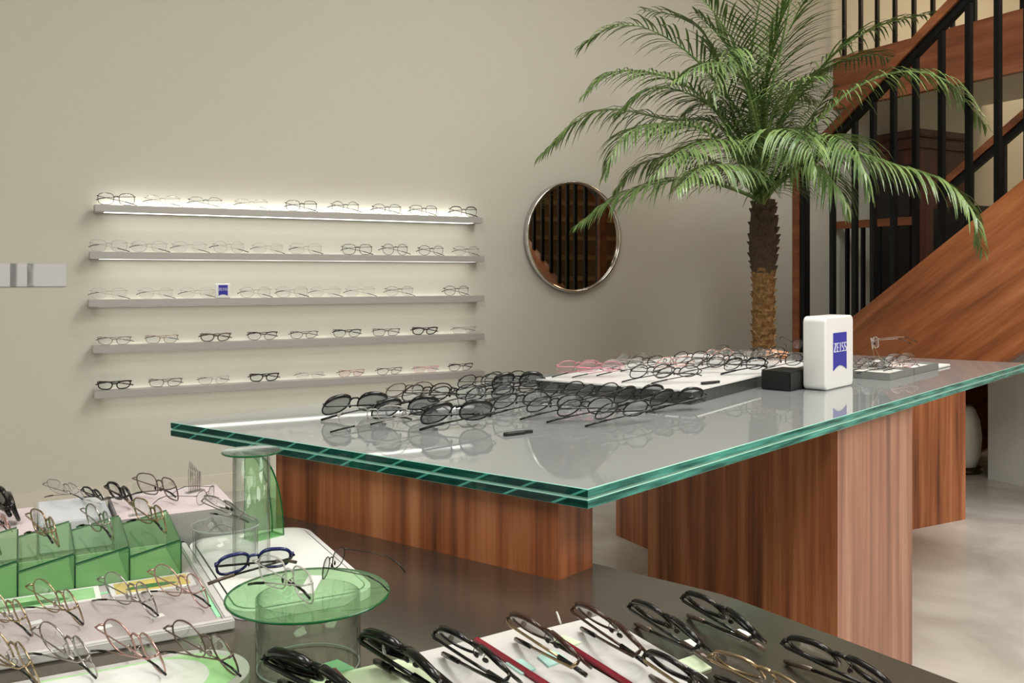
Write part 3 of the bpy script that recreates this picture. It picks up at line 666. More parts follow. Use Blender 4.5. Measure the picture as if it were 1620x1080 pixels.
ORD = ['leftmost', 'second from left', 'third from left', 'fourth from left', 'fifth from left', 'sixth from left', 'seventh from left', 'eighth from left', 'rightmost', 'tenth']
def ordn(i, n): return 'rightmost' if i == n - 1 else ORD[i]
CW = {'black': 'black', 'gun': 'dark grey', 'silver': 'silver', 'gold': 'gold', 'rose': 'rose', 'pink': 'pink', 'brown': 'brown', 'navy': 'navy', 'clear': 'transparent', 'taupe': 'taupe'}
rows = [
    (0, 'open', [(184, 'square', 'gun'), (257, 'rimless', 'clear'), (325, 'rimless', 'gun'), (398, 'rimless', 'clear'), (477, 'square', 'gun'), (546, 'round', 'gun'), (612, 'oval', 'gun'), (670, 'square', 'black'), (733, 'brow', 'black')]),
    (1, 'open', [(172, 'square', 'clear'), (236, 'oval', 'clear'), (300, 'rimless', 'clear'), (362, 'round', 'clear'), (424, 'rimless', 'clear'), (484, 'square', 'clear'), (565, 'square', 'gun'), (625, 'round', 'gun'), (682, 'oval', 'black'), (738, 'rimless', 'taupe')]),
    (2, 'open', [(172, 'rimless', 'clear'), (247, 'rimless', 'clear'), (312, 'rimless', 'clear'), (404, 'oval', 'clear'), (462, 'square', 'clear'), (515, 'rimless', 'clear'), (570, 'rimless', 'clear'), (632, 'rimless', 'taupe'), (722, 'oval', 'gun')]),
    (3, 'fold', [(181, 'oval', 'taupe'), (256, 'square', 'gold'), (341, 'acetate', 'taupe'), (415, 'brow', 'gun'), (481, 'oval', 'gun'), (549, 'brow', 'gun'), (611, 'square', 'gun'), (672, 'acetate', 'black'), (734, 'rimless', 'silver')]),
    (4, 'fold', [(181, 'acetate', 'black'), (262, 'square', 'brown'), (338, 'square', 'clear'), (418, 'acetate', 'black'), (490, 'rimless', 'clear'), (556, 'oval', 'rose'), (616, 'oval', 'gun'), (674, 'rimless', 'pink'), (729, 'brow', 'black')])]
SHP = {'round': 'round', 'oval': 'oval', 'square': 'square', 'brow': 'browline', 'acetate': 'thick-rimmed', 'sun': 'browline', 'wrap': 'chunky', 'rimless': 'rimless-looking'}
for ri, pose, L_ in rows:
    for i, (px, stl, colr) in enumerate(L_):
        p = Pu(px, 437, SU - (.022 if pose == 'open' else .045)); nn = len(L_)
        pos = 'rightmost' if i == nn - 1 else ['leftmost', 'second from left', 'third from left', 'fourth from left', 'fifth from left', 'sixth from left', 'seventh from left', 'eighth from left', 'ninth from left'][i]
        glasses(stl, colr, 'fold', Vector((p.x, p.y, SZ[ri])), BROT + random.uniform(-.1, .14), 0 if pose == 'open' else math.radians(-38), scale=1.22 if pose == 'open' else 1.1, detail=False,
                lens='pink' if colr in ('rose', 'pink') else 'clear', thick=.9 if ri < 3 else 1.0,
                label='%s %s glasses, %s on the %s wall shelf' % (CW[colr], SHP[stl], pos, ['top', 'second', 'middle', 'fourth', 'lowest'][ri]), group='glasses on the wall shelves')
# little sign on the middle shelf
def sign(loc, rz, w_, h, dpt, label, fw, fh, fz, name='display_sign', txt=True):
    s = empty(name, loc, rz); tag(s, label, 'sign')
    bm = bmesh.new(); r_ = min(w_, h) * .085; ev = min(.005, dpt * .2); rings = []
    for k_ in range(4):
        a_ = PI / 2 * k_ / 3; i_ = ev * (1 - math.sin(a_)); rings.append((ev * (1 - math.cos(a_)), i_))
    rings = rings + [(dpt - y_, i_) for y_, i_ in reversed(rings)]
    vr = [[bm.verts.new((x, y_, z)) for x, z in rrect(-w_ / 2 + i_, w_ / 2 - i_, i_, h - i_, r_ - i_ * .8, 6)] for y_, i_ in rings]
    nv = len(vr[0])
    for A, B in zip(vr, vr[1:]):
        for k_ in range(nv): bm.faces.new((A[k_], A[(k_ + 1) % nv], B[(k_ + 1) % nv], B[k_]))
    bm.faces.new(vr[0][::-1]); bm.faces.new(vr[-1])
    o = link('body', bm, white_pl, s); 
    for p in o.data.polygons: p.use_smooth = len(p.vertices) == 4
    bm = bmesh.new(); pts_ = [(-fw / 2, fz + fh / 2), (-fw / 2, fz - fh / 2)] + [(-fw / 2 + fw * k / 12, fz - fh / 2 + fh * .13 * math.sin(PI * k / 12)) for k in range(1, 12)] + [(fw / 2, fz - fh / 2), (fw / 2, fz + fh / 2)]
    prism_y(bm, pts_, -.0012, .0002); link('blue_flag', bm, blue_m, s)
    # slab lettering
    bm = bmesh.new(); ch = fh * .24; cw = fw / 5 * .8; t = cw * .26; x = -fw / 2 + fw * .03; z0 = fz - fh * .01
    def B(x0, x1, a0, a1): box(bm, x0, x1, -.0022, -.0010, a0, a1)
    for c in 'ZEISS':
        if c == 'Z':
            B(x, x + cw, z0 + ch - t * .6, z0 + ch); B(x, x + cw, z0, z0 + t * .6); bm_pts = [(x, z0 + t * .6), (x + t * 1.2, z0 + t * .6), (x + cw, z0 + ch - t * .6), (x + cw - t * 1.2, z0 + ch - t * .6)]; prism_y(bm, bm_pts, -.0022, -.0010)
        elif c == 'E':
            B(x + cw * .1, x + cw * .1 + t, z0, z0 + ch); B(x, x + cw, z0 + ch - t * .6, z0 + ch); B(x + t, x + cw * .8, z0 + ch * .5 - t * .3, z0 + ch * .5 + t * .3); B(x, x + cw, z0, z0 + t * .6)
        elif c == 'I':
            B(x + cw * .2, x + cw * .8, z0, z0 + t * .5); B(x + cw * .5 - t / 2, x + cw * .5 + t / 2, z0, z0 + ch); B(x + cw * .2, x + cw * .8, z0 + ch - t * .5, z0 + ch)
        else:
            B(x, x + cw, z0 + ch - t * .6, z0 + ch); B(x, x + t * .9, z0 + ch * .5, z0 + ch); prism_y(bm, [(x, z0 + ch * .6), (x + cw - t * .9, z0 + ch * .32), (x + cw, z0 + ch * .4), (x + t * .9, z0 + ch * .68)], -.0022, -.0010); B(x + cw - t * .9, x + cw, z0, z0 + ch * .42); B(x, x + cw, z0, z0 + t * .6)
        x += fw / 5 * .97
    link('lettering', bm, white_ink, s)
    bm = bmesh.new(); box(bm, -fw / 2 - .001, fw / 2 + .001, -.0014, -.0008, z0 - ch * .12, z0 + ch * 1.12) if False else None
    bm.free() if bm else None
    return s
p = Pu(353, 437, SU - .02); zc_ = SZ[2] + .0005
sign(Vector((p.x, p.y, zc_)), BROT, .068, .068, .018, 'small white block sign with blue flag on the middle wall shelf', .042, .05, .036)

# ------------------------------------------------------------------ things on the glass table
EROT = math.atan2(e1.y, e1.x)
sz_ = g(1305.5, 619, HG)
s_c = sz_ + e1 * .0985
sign(Vector((s_c.x, s_c.y, HG + .0005)), EROT, .195, .2, .064, 'large white rounded block sign with a blue lettered flag on the glass table', .092, .104, .102)
TB = math.radians(20)
def tg(px, py, stl, colr, lab, lens='clear', rz=None, tilt=48, h=HG, scale=1.06, name='eyeglasses', group='glasses on the glass table', **kw):
    q_ = g(px, py, h); return glasses(stl, colr, 'fold', q_, (TB + PI) if rz is None else rz, math.radians(tilt), lens=lens, scale=scale, label=lab, group=group, name=name, **kw)
tg(561, 661, 'sun', 'black', 'black browline sunglasses farthest left on the glass table', 'grey', name='sunglasses', rz=PI + math.radians(36), scale=1.16, tilt=42)
tg(641, 668, 'sun', 'black', 'black browline sunglasses between the other two pairs of sunglasses on the glass table', 'grey', name='sunglasses', rz=PI + math.radians(31), scale=1.16, tilt=42)
tg(722, 677, 'sun', 'black', 'black browline sunglasses nearest the front edge of the glass table', 'grey', name='sunglasses', rz=PI + math.radians(29), scale=1.2, tilt=42)
TG = [  # x, y, style, color, lens, phrase
    (648, 634, 'round', 'taupe', 'clear', 'thin taupe round glasses just behind the leftmost sunglasses'),
    (676, 640, 'round', 'gun', 'clear', 'thin dark wire glasses behind the middle sunglasses'),
    (718, 643, 'oval', 'gun', 'clear', 'dark oval wire glasses behind the front sunglasses'),
    (758, 619, 'round', 'black', 'clear', 'thin black round glasses at the far left of the back row on the glass table'),
    (800, 614, 'round', 'gun', 'clear', 'dark grey round glasses second in the back row on the glass table'),
    (818, 620, 'sun', 'black', 'grey', 'grey tinted glasses against the left corner of the white tray'),
    (775, 642, 'round', 'black', 'clear', 'thin black round glasses left of centre in the middle row on the glass table'),
    (818, 632, 'oval', 'gun', 'clear', 'dark oval glasses half hidden in the middle row on the glass table'),
    (824, 655, 'oval', 'black', 'clear', 'black oval wire glasses directly right of the front sunglasses'),
    (890, 634, 'round', 'gun', 'clear', 'dark round glasses in front of the white tray\'s left side'),
    (945, 636, 'round', 'gun', 'clear', 'dark grey round glasses below the middle of the white tray'),
    (878, 661, 'oval', 'black', 'clear', 'black oval glasses second from left in the front row of the glass table'),
    (926, 666, 'round', 'black', 'clear', 'black round glasses third in the front row of the glass table'),
    (984, 671, 'round', 'black', 'clear', 'black round glasses nearest the middle of the front edge of the glass table'),
    (1010, 645, 'brow', 'black', 'grey', 'black rimmed grey tinted glasses in front of the white tray'),
    (1070, 650, 'brow', 'black', 'grey', 'black grey-lensed glasses at the right end, by the tray\'s front corner'),
    (590, 681, 'rimless', 'clear', 'clear', 'transparent glasses tucked between the left and middle sunglasses')]
for x, y, s_, c_, l_, lab in TG: tg(x, y, s_, c_, lab, l_, rz=PI + math.radians(random.uniform(22, 34)), tilt=random.uniform(36, 44), scale=1.1 if y < 640 else 1.16, thick=1.3)
# dark based white tray
tc = [g(850, 619, HG), g(1094, 640, HG), g(1292, 588, HG), g(1095, 574, HG)]
tr_ = empty('display_tray', (tc[1].x, tc[1].y, HG)); tag(tr_, 'raised white-topped tray with dark sides on the glass table', 'tray')
THh = .034
rl = [(q_.x - tc[1].x, q_.y - tc[1].y) for q_ in tc]
bm = bmesh.new(); prism(bm, rl, .0005, THh - .004); link('base', bm, plain('tray_dark_side', (62, 66, 62), .25), tr_)
bm = bmesh.new(); prism(bm, inset(rl, -.002), THh - .004, THh); link('white_panel', bm, white_pl, tr_)
HT = HG + THh
TT = [(915, 596, 'rimless', 'pink', 'pink', 'pink rimless-looking glasses at the left end of the white tray'), (948, 597, 'rimless', 'pink', 'pink', 'pale pink glasses second from the left end of the white tray'), (985, 594, 'rimless', 'clear', 'clear', 'transparent glasses beside the pink pairs on the white tray'),
      (1022, 587, 'round', 'gun', 'clear', 'dark round glasses at the back of the white tray\'s left half'), (1030, 604, 'round', 'black', 'clear', 'black round glasses at the front left of the white tray'), (1072, 606, 'oval', 'gun', 'clear', 'dark oval glasses at the front corner of the white tray beside the black tool'),
      (1066, 588, 'oval', 'rose', 'clear', 'rose wire glasses in the middle of the white tray'), (1092, 579, 'round', 'gun', 'clear', 'dark wire glasses behind the rose pair on the white tray'), (1116, 590, 'oval', 'gun', 'clear', 'dark oval glasses centred on the white tray'),
      (1135, 575, 'round', 'rose', 'clear', 'rose round glasses at the back of the white tray'), (1150, 583, 'round', 'black', 'clear', 'black round glasses right of centre on the white tray'), (1178, 592, 'brow', 'black', 'clear', 'black browline glasses at the right front of the white tray'),
      (1196, 577, 'oval', 'taupe', 'clear', 'taupe glasses near the right end of the white tray'), (1215, 571, 'round', 'gun', 'clear', 'dark round glasses at the back right of the white tray'), (1000, 583, 'round', 'taupe', 'clear', 'taupe round glasses at the back left of the white tray')]
for x, y, s_, c_, l_, lab in TT: tg(x, y, s_, c_, lab, l_, rz=PI + math.radians(random.uniform(14, 32)), tilt=random.uniform(34, 44), h=HT, scale=1.05, thick=1.3, group='glasses on the white tray')
# glasses standing open on the tray
for x, y, lf, rz_, s_, c_, lab in ((1150, 572, .035, PI + .25, 'square', 'gun', 'dark square glasses propped up with open temples at the back of the white tray'), (1206, 571, .045, PI + .0, 'square', 'gun', 'dark square glasses propped up in front of the palm trunk'), (1272, 553, .05, PI - .7, 'round', 'gun', 'dark glasses tilted upright beside the palm trunk')):
    glasses(s_, c_, 'open', g(x, y, HT), rz_, math.radians(-18), label=lab, group='propped glasses on the white tray', scale=.85, roll=.12 * (1 if x > 1200 else -1))
# black stubby tools
def tool(px, py, h, rz, lab):
    bm = bmesh.new(); ol = [(-.034, -.004), (-.030, -.0075), (.012, -.0075), (.012, -.005), (.032, -.005), (.034, -.002), (.034, .003), (.012, .003), (.012, .0065), (-.030, .0065), (-.034, .003)]
    prism(bm, ol, 0, .006); bmesh.ops.bevel(bm, geom=bm.edges[:], offset=.0008, segments=1, affect='EDGES')
    q_ = g(px, py, h); o = link('plastic_clip', bm, blackbox, None, (q_.x, q_.y, h + .0004), (0, 0, rz)); tag(o, lab, 'clip')
tool(820, 687, HG, math.radians(35), 'flat black plastic clip lying alone near the front of the glass table')
tool(1124, 607, HT, math.radians(38), 'flat black plastic clip on the white tray')
# black box beside the sign
bq = g(1256, 620, HG) + e2 * .01
bm = bmesh.new(); box(bm, 0, .13, 0, .085, 0, .052, .003); bx_ = link('black_box', bm, blackbox, None, (bq.x, bq.y, HG + .0005), (0, 0, EROT))
bx_.rotation_euler.z = EROT; tag(bx_, 'small matt black box on the glass table left of the white sign', 'box')
glasses('oval', 'black', 'fold', Vector((bq.x, bq.y, HG + .053)) + e1 * .05 + e2 * .04, PI + .35, math.radians(30), label='black glasses resting on the small black box', group='glasses beside the white sign')
# small leather roll behind
bm = bmesh.new(); lathe(bm, [(.014, 0), (.016, .004), (.016, .066), (.014, .07)], 20); q_ = g(1212, 566, HT)
o = link('leather_case', bm, tan_card, None, (q_.x, q_.y, HT + .045), (0, math.radians(100), -.4)); tag(o, 'tan leather glasses case lying at the back of the tray', 'case')
o.location.z = HT + .0185
# grey trays right of the sign
def lowtray(c, l1, l2, lab, hh=.022):
    t_ = empty('grey_tray', (c.x, c.y, HG), EROT); tag(t_, lab, 'tray', 'grey trays on the glass table')
    bm = bmesh.new(); w_ = .004
    box(bm, 0, l1, 0, w_, .0005, hh); box(bm, 0, l1, l2 - w_, l2, .0005, hh); box(bm, 0, w_, w_, l2 - w_, .0005, hh); box(bm, l1 - w_, l1, w_, l2 - w_, .0005, hh); link('frame', bm, tray_grey, t_)
    bm = bmesh.new(); box(bm, w_, l1 - w_, w_, l2 - w_, .0005, .014); link('white_liner', bm, paper, t_)
    return t_
c_a = g(1408, 602, HG) 
def par(c, a, b): return c + e1 * a + e2 * b
lowtray(c_a, .21, .15, 'grey rimmed tray with glasses just right of the white sign')
c_b = par(c_a, .214, .0); lowtray(c_b, .24, .15, 'grey rimmed tray farther back, near the right end of the glass table')
bm = bmesh.new(); box(bm, 0, .12, 0, .25, .0005, .008, .002); q_ = par(c_b, .25, .0); o = link('white_board', bm, paper, None, (q_.x, q_.y, HG), (0, 0, EROT)); tag(o, 'thin white board at the far right end of the glass table', 'board')
k = 0
for (a, b, s_, c_, l_, lab) in ((.05, .06, 'oval', 'gun', 'clear', 'dark oval glasses at the front of the nearer grey tray'), (.1, .1, 'oval', 'brown', 'clear', 'brown oval glasses in the middle of the nearer grey tray'), (.172, .022, 'round', 'rose', 'pink', 'rose glasses at the back of the nearer grey tray'),
                                (.06, .11, 'rimless', 'taupe', 'clear', 'taupe glasses by the sign in the nearer grey tray'), (.182, .122, 'oval', 'gun', 'clear', 'dark glasses at the far corner of the nearer grey tray')):
    q_ = par(c_a, a, b); glasses(s_, c_, 'fold', Vector((q_.x, q_.y, HG + .0145)), PI + EROT - .5, math.radians(45), lens=l_, label=lab, group='glasses in the grey trays', scale=.9)
for (a, b, s_, c_, lab) in ((.07, .08, 'oval', 'brown', 'brown glasses in the farther grey tray'), (.16, .1, 'square', 'taupe', 'taupe glasses at the back of the farther grey tray')):
    q_ = par(c_b, a, b); glasses(s_, c_, 'fold', Vector((q_.x, q_.y, HG + .0145)), PI + EROT - .5, math.radians(40), label=lab, group='glasses in the grey trays', scale=.9)
# thin wire stand holding a clear pair above the trays
q_ = par(c_a, .16, .1)
wst = empty('wire_stand', (q_.x, q_.y, HG + .0145)); tag(wst, 'thin brown wire stand rising from the grey tray', 'stand')
bm = bmesh.new(); tube(bm, [(0, 0, .001), (-.004, 0, .05), (-.01, 0, .085)], .0012, 6); tube(bm, [(.03, 0, .001), (.01, 0, .05), (-.01, 0, .085)], .0012, 6); link('wire', bm, FR['gold'], wst)
bm = bmesh.new(); box(bm, -.02, .05, -.02, .02, 0, .002); link('foot', bm, clear_ac, wst)
glasses('square', 'clear', 'open', Vector((q_.x, q_.y, HG + .0145)), PI + 1.0, math.radians(-8), label='transparent square glasses held up on the wire stand', group='glasses in the grey trays', scale=.85, lift=.066)

# ------------------------------------------------------------------ things on the metal table
AM = BROT                                  # trays follow the shelf wall direction
def bobj(name, bm, mats, corner, z, parent=None): return link(name, bm, mats, parent, (corner.x, corner.y, z), (0, 0, AM))
FRC = g(372, 996, HM)                      # front right corner of the large tray; local x = M, local y = -U
t1 = empty('card_tray', (FRC.x, FRC.y, HM), AM); tag(t1, 'large white tray with grey lining holding the green risers', 'tray')
bm = bmesh.new(); box(bm, -.62, 0, 0, .012, .0005, .014, .002); box(bm, -.012, 0, .012, .408, .0005, .014, .002); box(bm, -.62, 0, .396, .408, .0005, .014, .002); box(bm, -.62, -.608, .012, .396, .0005, .014, .002); link('rim', bm, white_card, t1)
bm = bmesh.new(); box(bm, -.608, -.012, .012, .396, .0005, .0095); link('lining', bm, grey_mat, t1)
bm = bmesh.new(); box(bm, -.6, -.02, .20, .204, .0095, .0115); box(bm, -.018, -.0125, .03, .16, .0095, .0105); link('divider', bm, mint, t1)
def BL(x, y, z=0): return Vector((FRC.x, FRC.y, 0)) + M2 * x - U2 * y + Vector((0, 0, z))
# picture cards
leafpr = plain('green_print', (70, 120, 66), .6, var=.3, bscale=60)
for x0, x1, colr, lab in ((-.135, -.02, plain('yellow_print', (214, 190, 110), .6, var=.12, bscale=40), 'white bordered card with yellow leaf print on the large tray'), (-.3, -.148, plain('mint_print', (150, 196, 140), .6, var=.15, bscale=40), 'white bordered card with green leaf print on the large tray'),
                          (-.46, -.31, plain('sage_print', (160, 190, 150), .6, var=.15, bscale=40), 'white bordered green card at the left of the large tray')):
    c_ = empty('picture_card', BL(x0, .175, HM + .0098), AM); tag(c_, lab, 'card', 'picture cards on the large tray')
    w_ = x1 - x0; bm = bmesh.new(); box(bm, 0, w_, 0, .062, 0, .002); link('border', bm, paper, c_)
    bm = bmesh.new(); box(bm, .007, w_ - .007, .007, .055, .002, .0026); link('print', bm, colr, c_)
    bm = bmesh.new(); prism(bm, [(.02 + .07 * (w_ / .115) * (.5 - .5 * math.cos(PI * k / 8)), .02 + .012 * math.sin(PI * k / 8)) for k in range(9)] + [(.02 + .07 * (w_ / .115) * (.5 + .5 * math.cos(PI * k / 8)), .02 - .006 * math.sin(PI * k / 8)) for k in range(1, 8)], .0026, .003)
    link('leaf_print', bm, leafpr, c_)
# green acrylic risers, a saw-tooth row
def sheet(bm, P, t, nrm):        # thick quad; big faces slot 0, edges slot 1
    P = [Vector(p) for p in P]; n_ = Vector(nrm) * t
    a = [bm.verts.new(p) for p in P]; b = [bm.verts.new(p + n_) for p in P]
    bm.faces.new(a[::-1]).material_index = 0; bm.faces.new(b).material_index = 0
    for i in range(len(P)): bm.faces.new((a[i], a[(i + 1) % len(P)], b[(i + 1) % len(P)], b[i])).material_index = 1
RY0 = .245
ric = g(206, 881, HM + .045)
mm0, uu0 = mu(ric); mF, uF_ = mu(FRC)
for k in range(4):
    x0 = mm0 - .0735 * (k) if k else mm0
    r_ = empty('green_riser', W(x0, uu0, HM + .0101), AM)
    tag(r_, ['green acrylic glasses riser at the right end of the saw-tooth row', 'green acrylic riser second from right in the saw-tooth row', 'green acrylic riser third from right in the saw-tooth row', 'leftmost green acrylic riser, cut by the picture edge'][k], 'riser', 'green acrylic risers')
    wd, dp, h0, h1 = .071, .15, .034, .049; t = .003
    bm = bmesh.new(); sheet(bm, [(0, 0, h0), (wd, 0, h1), (wd, dp, h1 + .012), (0, dp, h0 + .012)], t, (0, 0, 1)); link('sloping_plate', bm, [green_ac, green_edge], r_)
    bm = bmesh.new(); sheet(bm, [(0, 0, 0), (wd, 0, 0), (wd, 0, h1 - .0004), (0, 0, h0 - .0004)], t, (0, -1, 0)); link('front_panel', bm, [green_ac, green_edge], r_)
    bm = bmesh.new(); sheet(bm, [(wd, 0, 0), (wd, dp, 0), (wd, dp, h1 + .011), (wd, 0, h1 - .0004)], t * .8, (1, 0, 0)); link('side_panel', bm, [green_ac, green_edge], r_)
    q_ = W(x0 + .034, uu0 - .055, HM + .066)
    glasses(['square', 'round', 'square', 'round'][k], ['gold', 'silver', 'gold', 'silver'][k], 'fold', q_, AM + PI / 2 + .25, math.radians(12), label=['gold rimmed glasses on the right-hand green riser', 'silver round glasses on the second green riser from the right', 'gold rimmed glasses on the third green riser from the right', 'silver round glasses on the leftmost green riser'][k], group='glasses on the green risers', thick=1.1)
# glasses on the grey lining, in front
for i, (px, py, s_, c_, lab) in enumerate(((10, 1002, 'round', 'gold', 'gold round glasses at the left picture edge on the grey lining'), (90, 985, 'round', 'gold', 'gold round glasses with black tips, left pair on the grey lining'), (205, 972, 'round', 'silver', 'silver round glasses in the middle of the grey lining'), (285, 958, 'round', 'rose', 'rose wire glasses at the right of the grey lining'))):
    glasses(s_, c_, 'fold', g(px, py, HM + .0098), AM + PI / 2 + .42, math.radians(18), label=lab, group='glasses on the large tray', scale=1.12, thick=.8)
# price cards
for i, (px, py) in enumerate(((55, 985), (165, 992), (248, 975))):
    bm = bmesh.new(); box(bm, -.009, .009, -.006, .006, 0, .001); q_ = g(px, py, HM + .0098); o = link('price_tag', bm, paper, None, (q_.x, q_.y, HM + .0097), (0, 0, AM + .2)); tag(o, ['small white price tag left on the grey lining', 'small white price tag in the middle of the grey lining', 'small white price tag at the right of the grey lining'][i], 'price tag', 'price tags on the large tray')
# oval plate at the bottom left
pc_ = g(200, 1078, HM); m_p, u_p = mu(g(404, 1050, HM))
pl_ = empty('oval_plate', W(m_p - .143, u_p + .02, HM), AM); tag(pl_, 'white rounded plate with green lining at the bottom left', 'plate')
bm = bmesh.new(); prism(bm, rrect(-.42, .13, -.07, .07, .069, 12), .0005, .012); bmesh.ops.bevel(bm, geom=[e for e in bm.edges if abs(e.verts[0].co.z - .012) < 1e-5 and abs(e.verts[1].co.z - .012) < 1e-5], offset=.003, segments=2, affect='EDGES'); link('rim', bm, white_card, pl_)
bm = bmesh.new(); prism(bm, rrect(-.408, .118, -.058, .058, .0575, 12), .012, .0126); link('green_lining', bm, plain('pale_green_lining', (176, 222, 160), .6), pl_)
bm = bmesh.new(); prism(bm, rrect(-.4, .085, -.052, .052, .05, 12), .0126, .0132); link('white_liner', bm, paper, pl_)
for i, (px, py, c_, lab) in enumerate(((105, 1065, 'silver', 'grey wire glasses with a black tip, left on the oval plate'), (210, 1060, 'rose', 'rose wire glasses in the middle of the oval plate'), (322, 1062, 'taupe', 'grey wire glasses at the right end of the oval plate'), (15, 1075, 'gold', 'gold wire glasses at the left end of the oval plate'))):
    glasses('round', c_, 'fold', g(px, py, HM + .0134), AM + PI / 2 + .4, math.radians(20), label=lab, group='glasses on the oval plate', thick=.85, scale=1.12)
# rounded white tray
m2, u2 = mu(g(600, 948, HM))
t2 = empty('rounded_tray', W(m2, u2, HM), AM); tag(t2, 'white tray with rounded corners under the green disc', 'tray')
bm = bmesh.new(); prism(bm, rrect(-.205, 0, 0, .395, .045, 10), .0005, .013); bmesh.ops.bevel(bm, geom=[e for e in bm.edges if abs(e.verts[0].co.z - .013) < 1e-5 and abs(e.verts[1].co.z - .013) < 1e-5], offset=.003, segments=2, affect='EDGES'); link('rim', bm, white_pl, t2)
bm = bmesh.new(); prism(bm, rrect(-.197, -.008, .008, .387, .038, 10), .013, .0134); link('dark_line', bm, black_steel, t2)
bm = bmesh.new(); prism(bm, rrect(-.195, -.010, .010, .385, .036, 10), .0134, .0140); link('lining', bm, paper, t2)
ZT2 = HM + .0142
# clear round drum
dq = g(357, 882, ZT2); dr_ = empty('clear_drum', (dq.x, dq.y, ZT2)); tag(dr_, 'short round clear acrylic drum on the rounded tray', 'stand')
bm = bmesh.new(); lathe(bm, [(.05, 0), (.05, .052), (.047, .052), (.047, 0)], 48, cap=False); link('wall', bm, clear_ac, dr_, smooth=True)
bm = bmesh.new(); lathe(bm, [(.0525, .0525), (.0525, .055)], 48); link('lid', bm, [clear_ac], dr_)
bm = bmesh.new(); tube(bm, [(.0525 * math.cos(2 * PI * k / 48), .0525 * math.sin(2 * PI * k / 48), .0538) for k in range(48)], .0014, 6, True); link('lid_edge', bm, clear_edge, dr_)
glasses('square', 'silver', 'fold', Vector((dq.x + .005, dq.y - .002, ZT2 + .0556)), AM + PI / 2 + .3, math.radians(50), label='silver glasses lying on the short clear drum', group='silver glasses on clear stands')
# tall clear tube with disc
tq = g(398, 905, ZT2); tt = empty('clear_tube_stand', (tq.x, tq.y, ZT2)); tag(tt, 'tall narrow clear tube stand with a pale green glass disc on top', 'stand')
th_ = .182
bm = bmesh.new(); lathe(bm, [(.0275, 0), (.0275, th_), (.025, th_), (.025, 0)], 40, cap=False); link('tube', bm, clear_ac, tt, smooth=True)
bm = bmesh.new(); lathe(bm, [(.043, th_ + .0003), (.043, th_ + .0035)], 48); link('disc', bm, [teal_ac], tt)
bm = bmesh.new(); tube(bm, [(.0432 * math.cos(2 * PI * k / 48), .0432 * math.sin(2 * PI * k / 48), th_ + .002) for k in range(48)], .0013, 6, True); link('disc_edge', bm, green_edge, tt)
# green arch stand
aq = g(438, 849, ZT2); ar = empty('green_arch_stand', (aq.x, aq.y, ZT2), AM + .35); tag(ar, 'tall curved green acrylic stand against the walnut beam', 'stand')
bm = bmesh.new(); Hh = .150; Wd = .034; n_ = 16; outer = []
for k in range(n_ + 1):
    a = PI / 2 * k / n_; outer.append((-.045 + .045 * math.sin(a) ** 1.0 + .0, Hh * math.cos(a)))
outer = [(-.045 + .06 * math.sin(PI / 2 * k / n_), Hh * math.cos(PI / 2 * k / n_)) for k in range(n_ + 1)]
inner = [(x - .0028, z - .0028 * (1 - k / n_)) for k, (x, z) in enumerate(outer)]
# bent sheet
va = [[bm.verts.new((x, y, z)) for y in (0, Wd)] for x, z in outer]; vb_ = [[bm.verts.new((x, y, max(0, z))) for y in (0, Wd)] for x, z in inner]
for k in range(n_):
    bm.faces.new((va[k][0], va[k][1], va[k + 1][1], va[k + 1][0])); bm.faces.new((vb_[k][0], vb_[k + 1][0], vb_[k + 1][1], vb_[k][1]))
    for s_ in (0, 1): bm.faces.new((va[k][s_], va[k + 1][s_], vb_[k + 1][s_], vb_[k][s_])).material_index = 1
bm.faces.new((va[0][0], va[0][1], vb_[0][1], vb_[0][0])).material_index = 1; bm.faces.new((va[-1][0], va[-1][1], vb_[-1][1], vb_[-1][0])).material_index = 1
link('curved_sheet', bm, [green_ac, green_edge], ar)
bm = bmesh.new(); prism_y(bm, [(-.043, .001), (-.043, Hh * .97)] + [(x - .003, z) for x, z in outer[2:-1]] + [(.011, .001)], Wd - .0028, Wd - .0004, 1, 0); link('side_panel', bm, [green_ac, green_edge], ar)
bm = bmesh.new(); box(bm, -.045, .015, 0, Wd, 0, .0025); link('foot', bm, [green_ac], ar)
# big clear cylinder and green disc
cq = g(488, 1052, HM); cc = empty('disc_stand', (cq.x, cq.y, HM)); tag(cc, 'wide clear cylinder stand topped by a large green glass disc', 'stand')
ch_ = .0835; rC = .0615
bm = bmesh.new(); lathe(bm, [(rC, 0.0004), (rC, ch_), (rC - .003, ch_), (rC - .003, .0004)], 56, cap=False); link('cylinder', bm, clear_ac, cc, smooth=True)
bm = bmesh.new(); tube(bm, [((rC - .0015) * math.cos(2 * PI * k / 56), (rC - .0015) * math.sin(2 * PI * k / 56), .002) for k in range(56)], .0012, 6, True); link('base_edge', bm, clear_edge, cc)
bm = bmesh.new(); lathe(bm, [(.0955, ch_ + .0003), (.0955, ch_ + .0035)], 64); link('disc', bm, [green_ac], cc)
bm = bmesh.new(); tube(bm, [(.0957 * math.cos(2 * PI * k / 64), .0957 * math.sin(2 * PI * k / 64), ch_ + .002) for k in range(64)], .0014, 6, True); link('disc_edge', bm, green_edge, cc)
HD = HM + ch_ + .0037
glasses('acetate', 'navy', 'fold', g(402, 915, HD), math.radians(28 + 180), math.radians(30), label='navy blue thick-rimmed glasses at the left edge of the green disc', group='glasses on the green disc', tcolor='black', scale=.76)
glasses('square', 'clear', 'fold', g(452, 945, HD), AM + PI / 2 + .3, math.radians(6), label='transparent glasses in the middle of the green disc', group='glasses on the green disc', scale=.95)
glasses('oval', 'gun', 'open', g(528, 915, HD), AM + PI + .9, math.radians(6), label='dark grey glasses with open temples at the right of the green disc', group='glasses on the green disc', scale=.62)
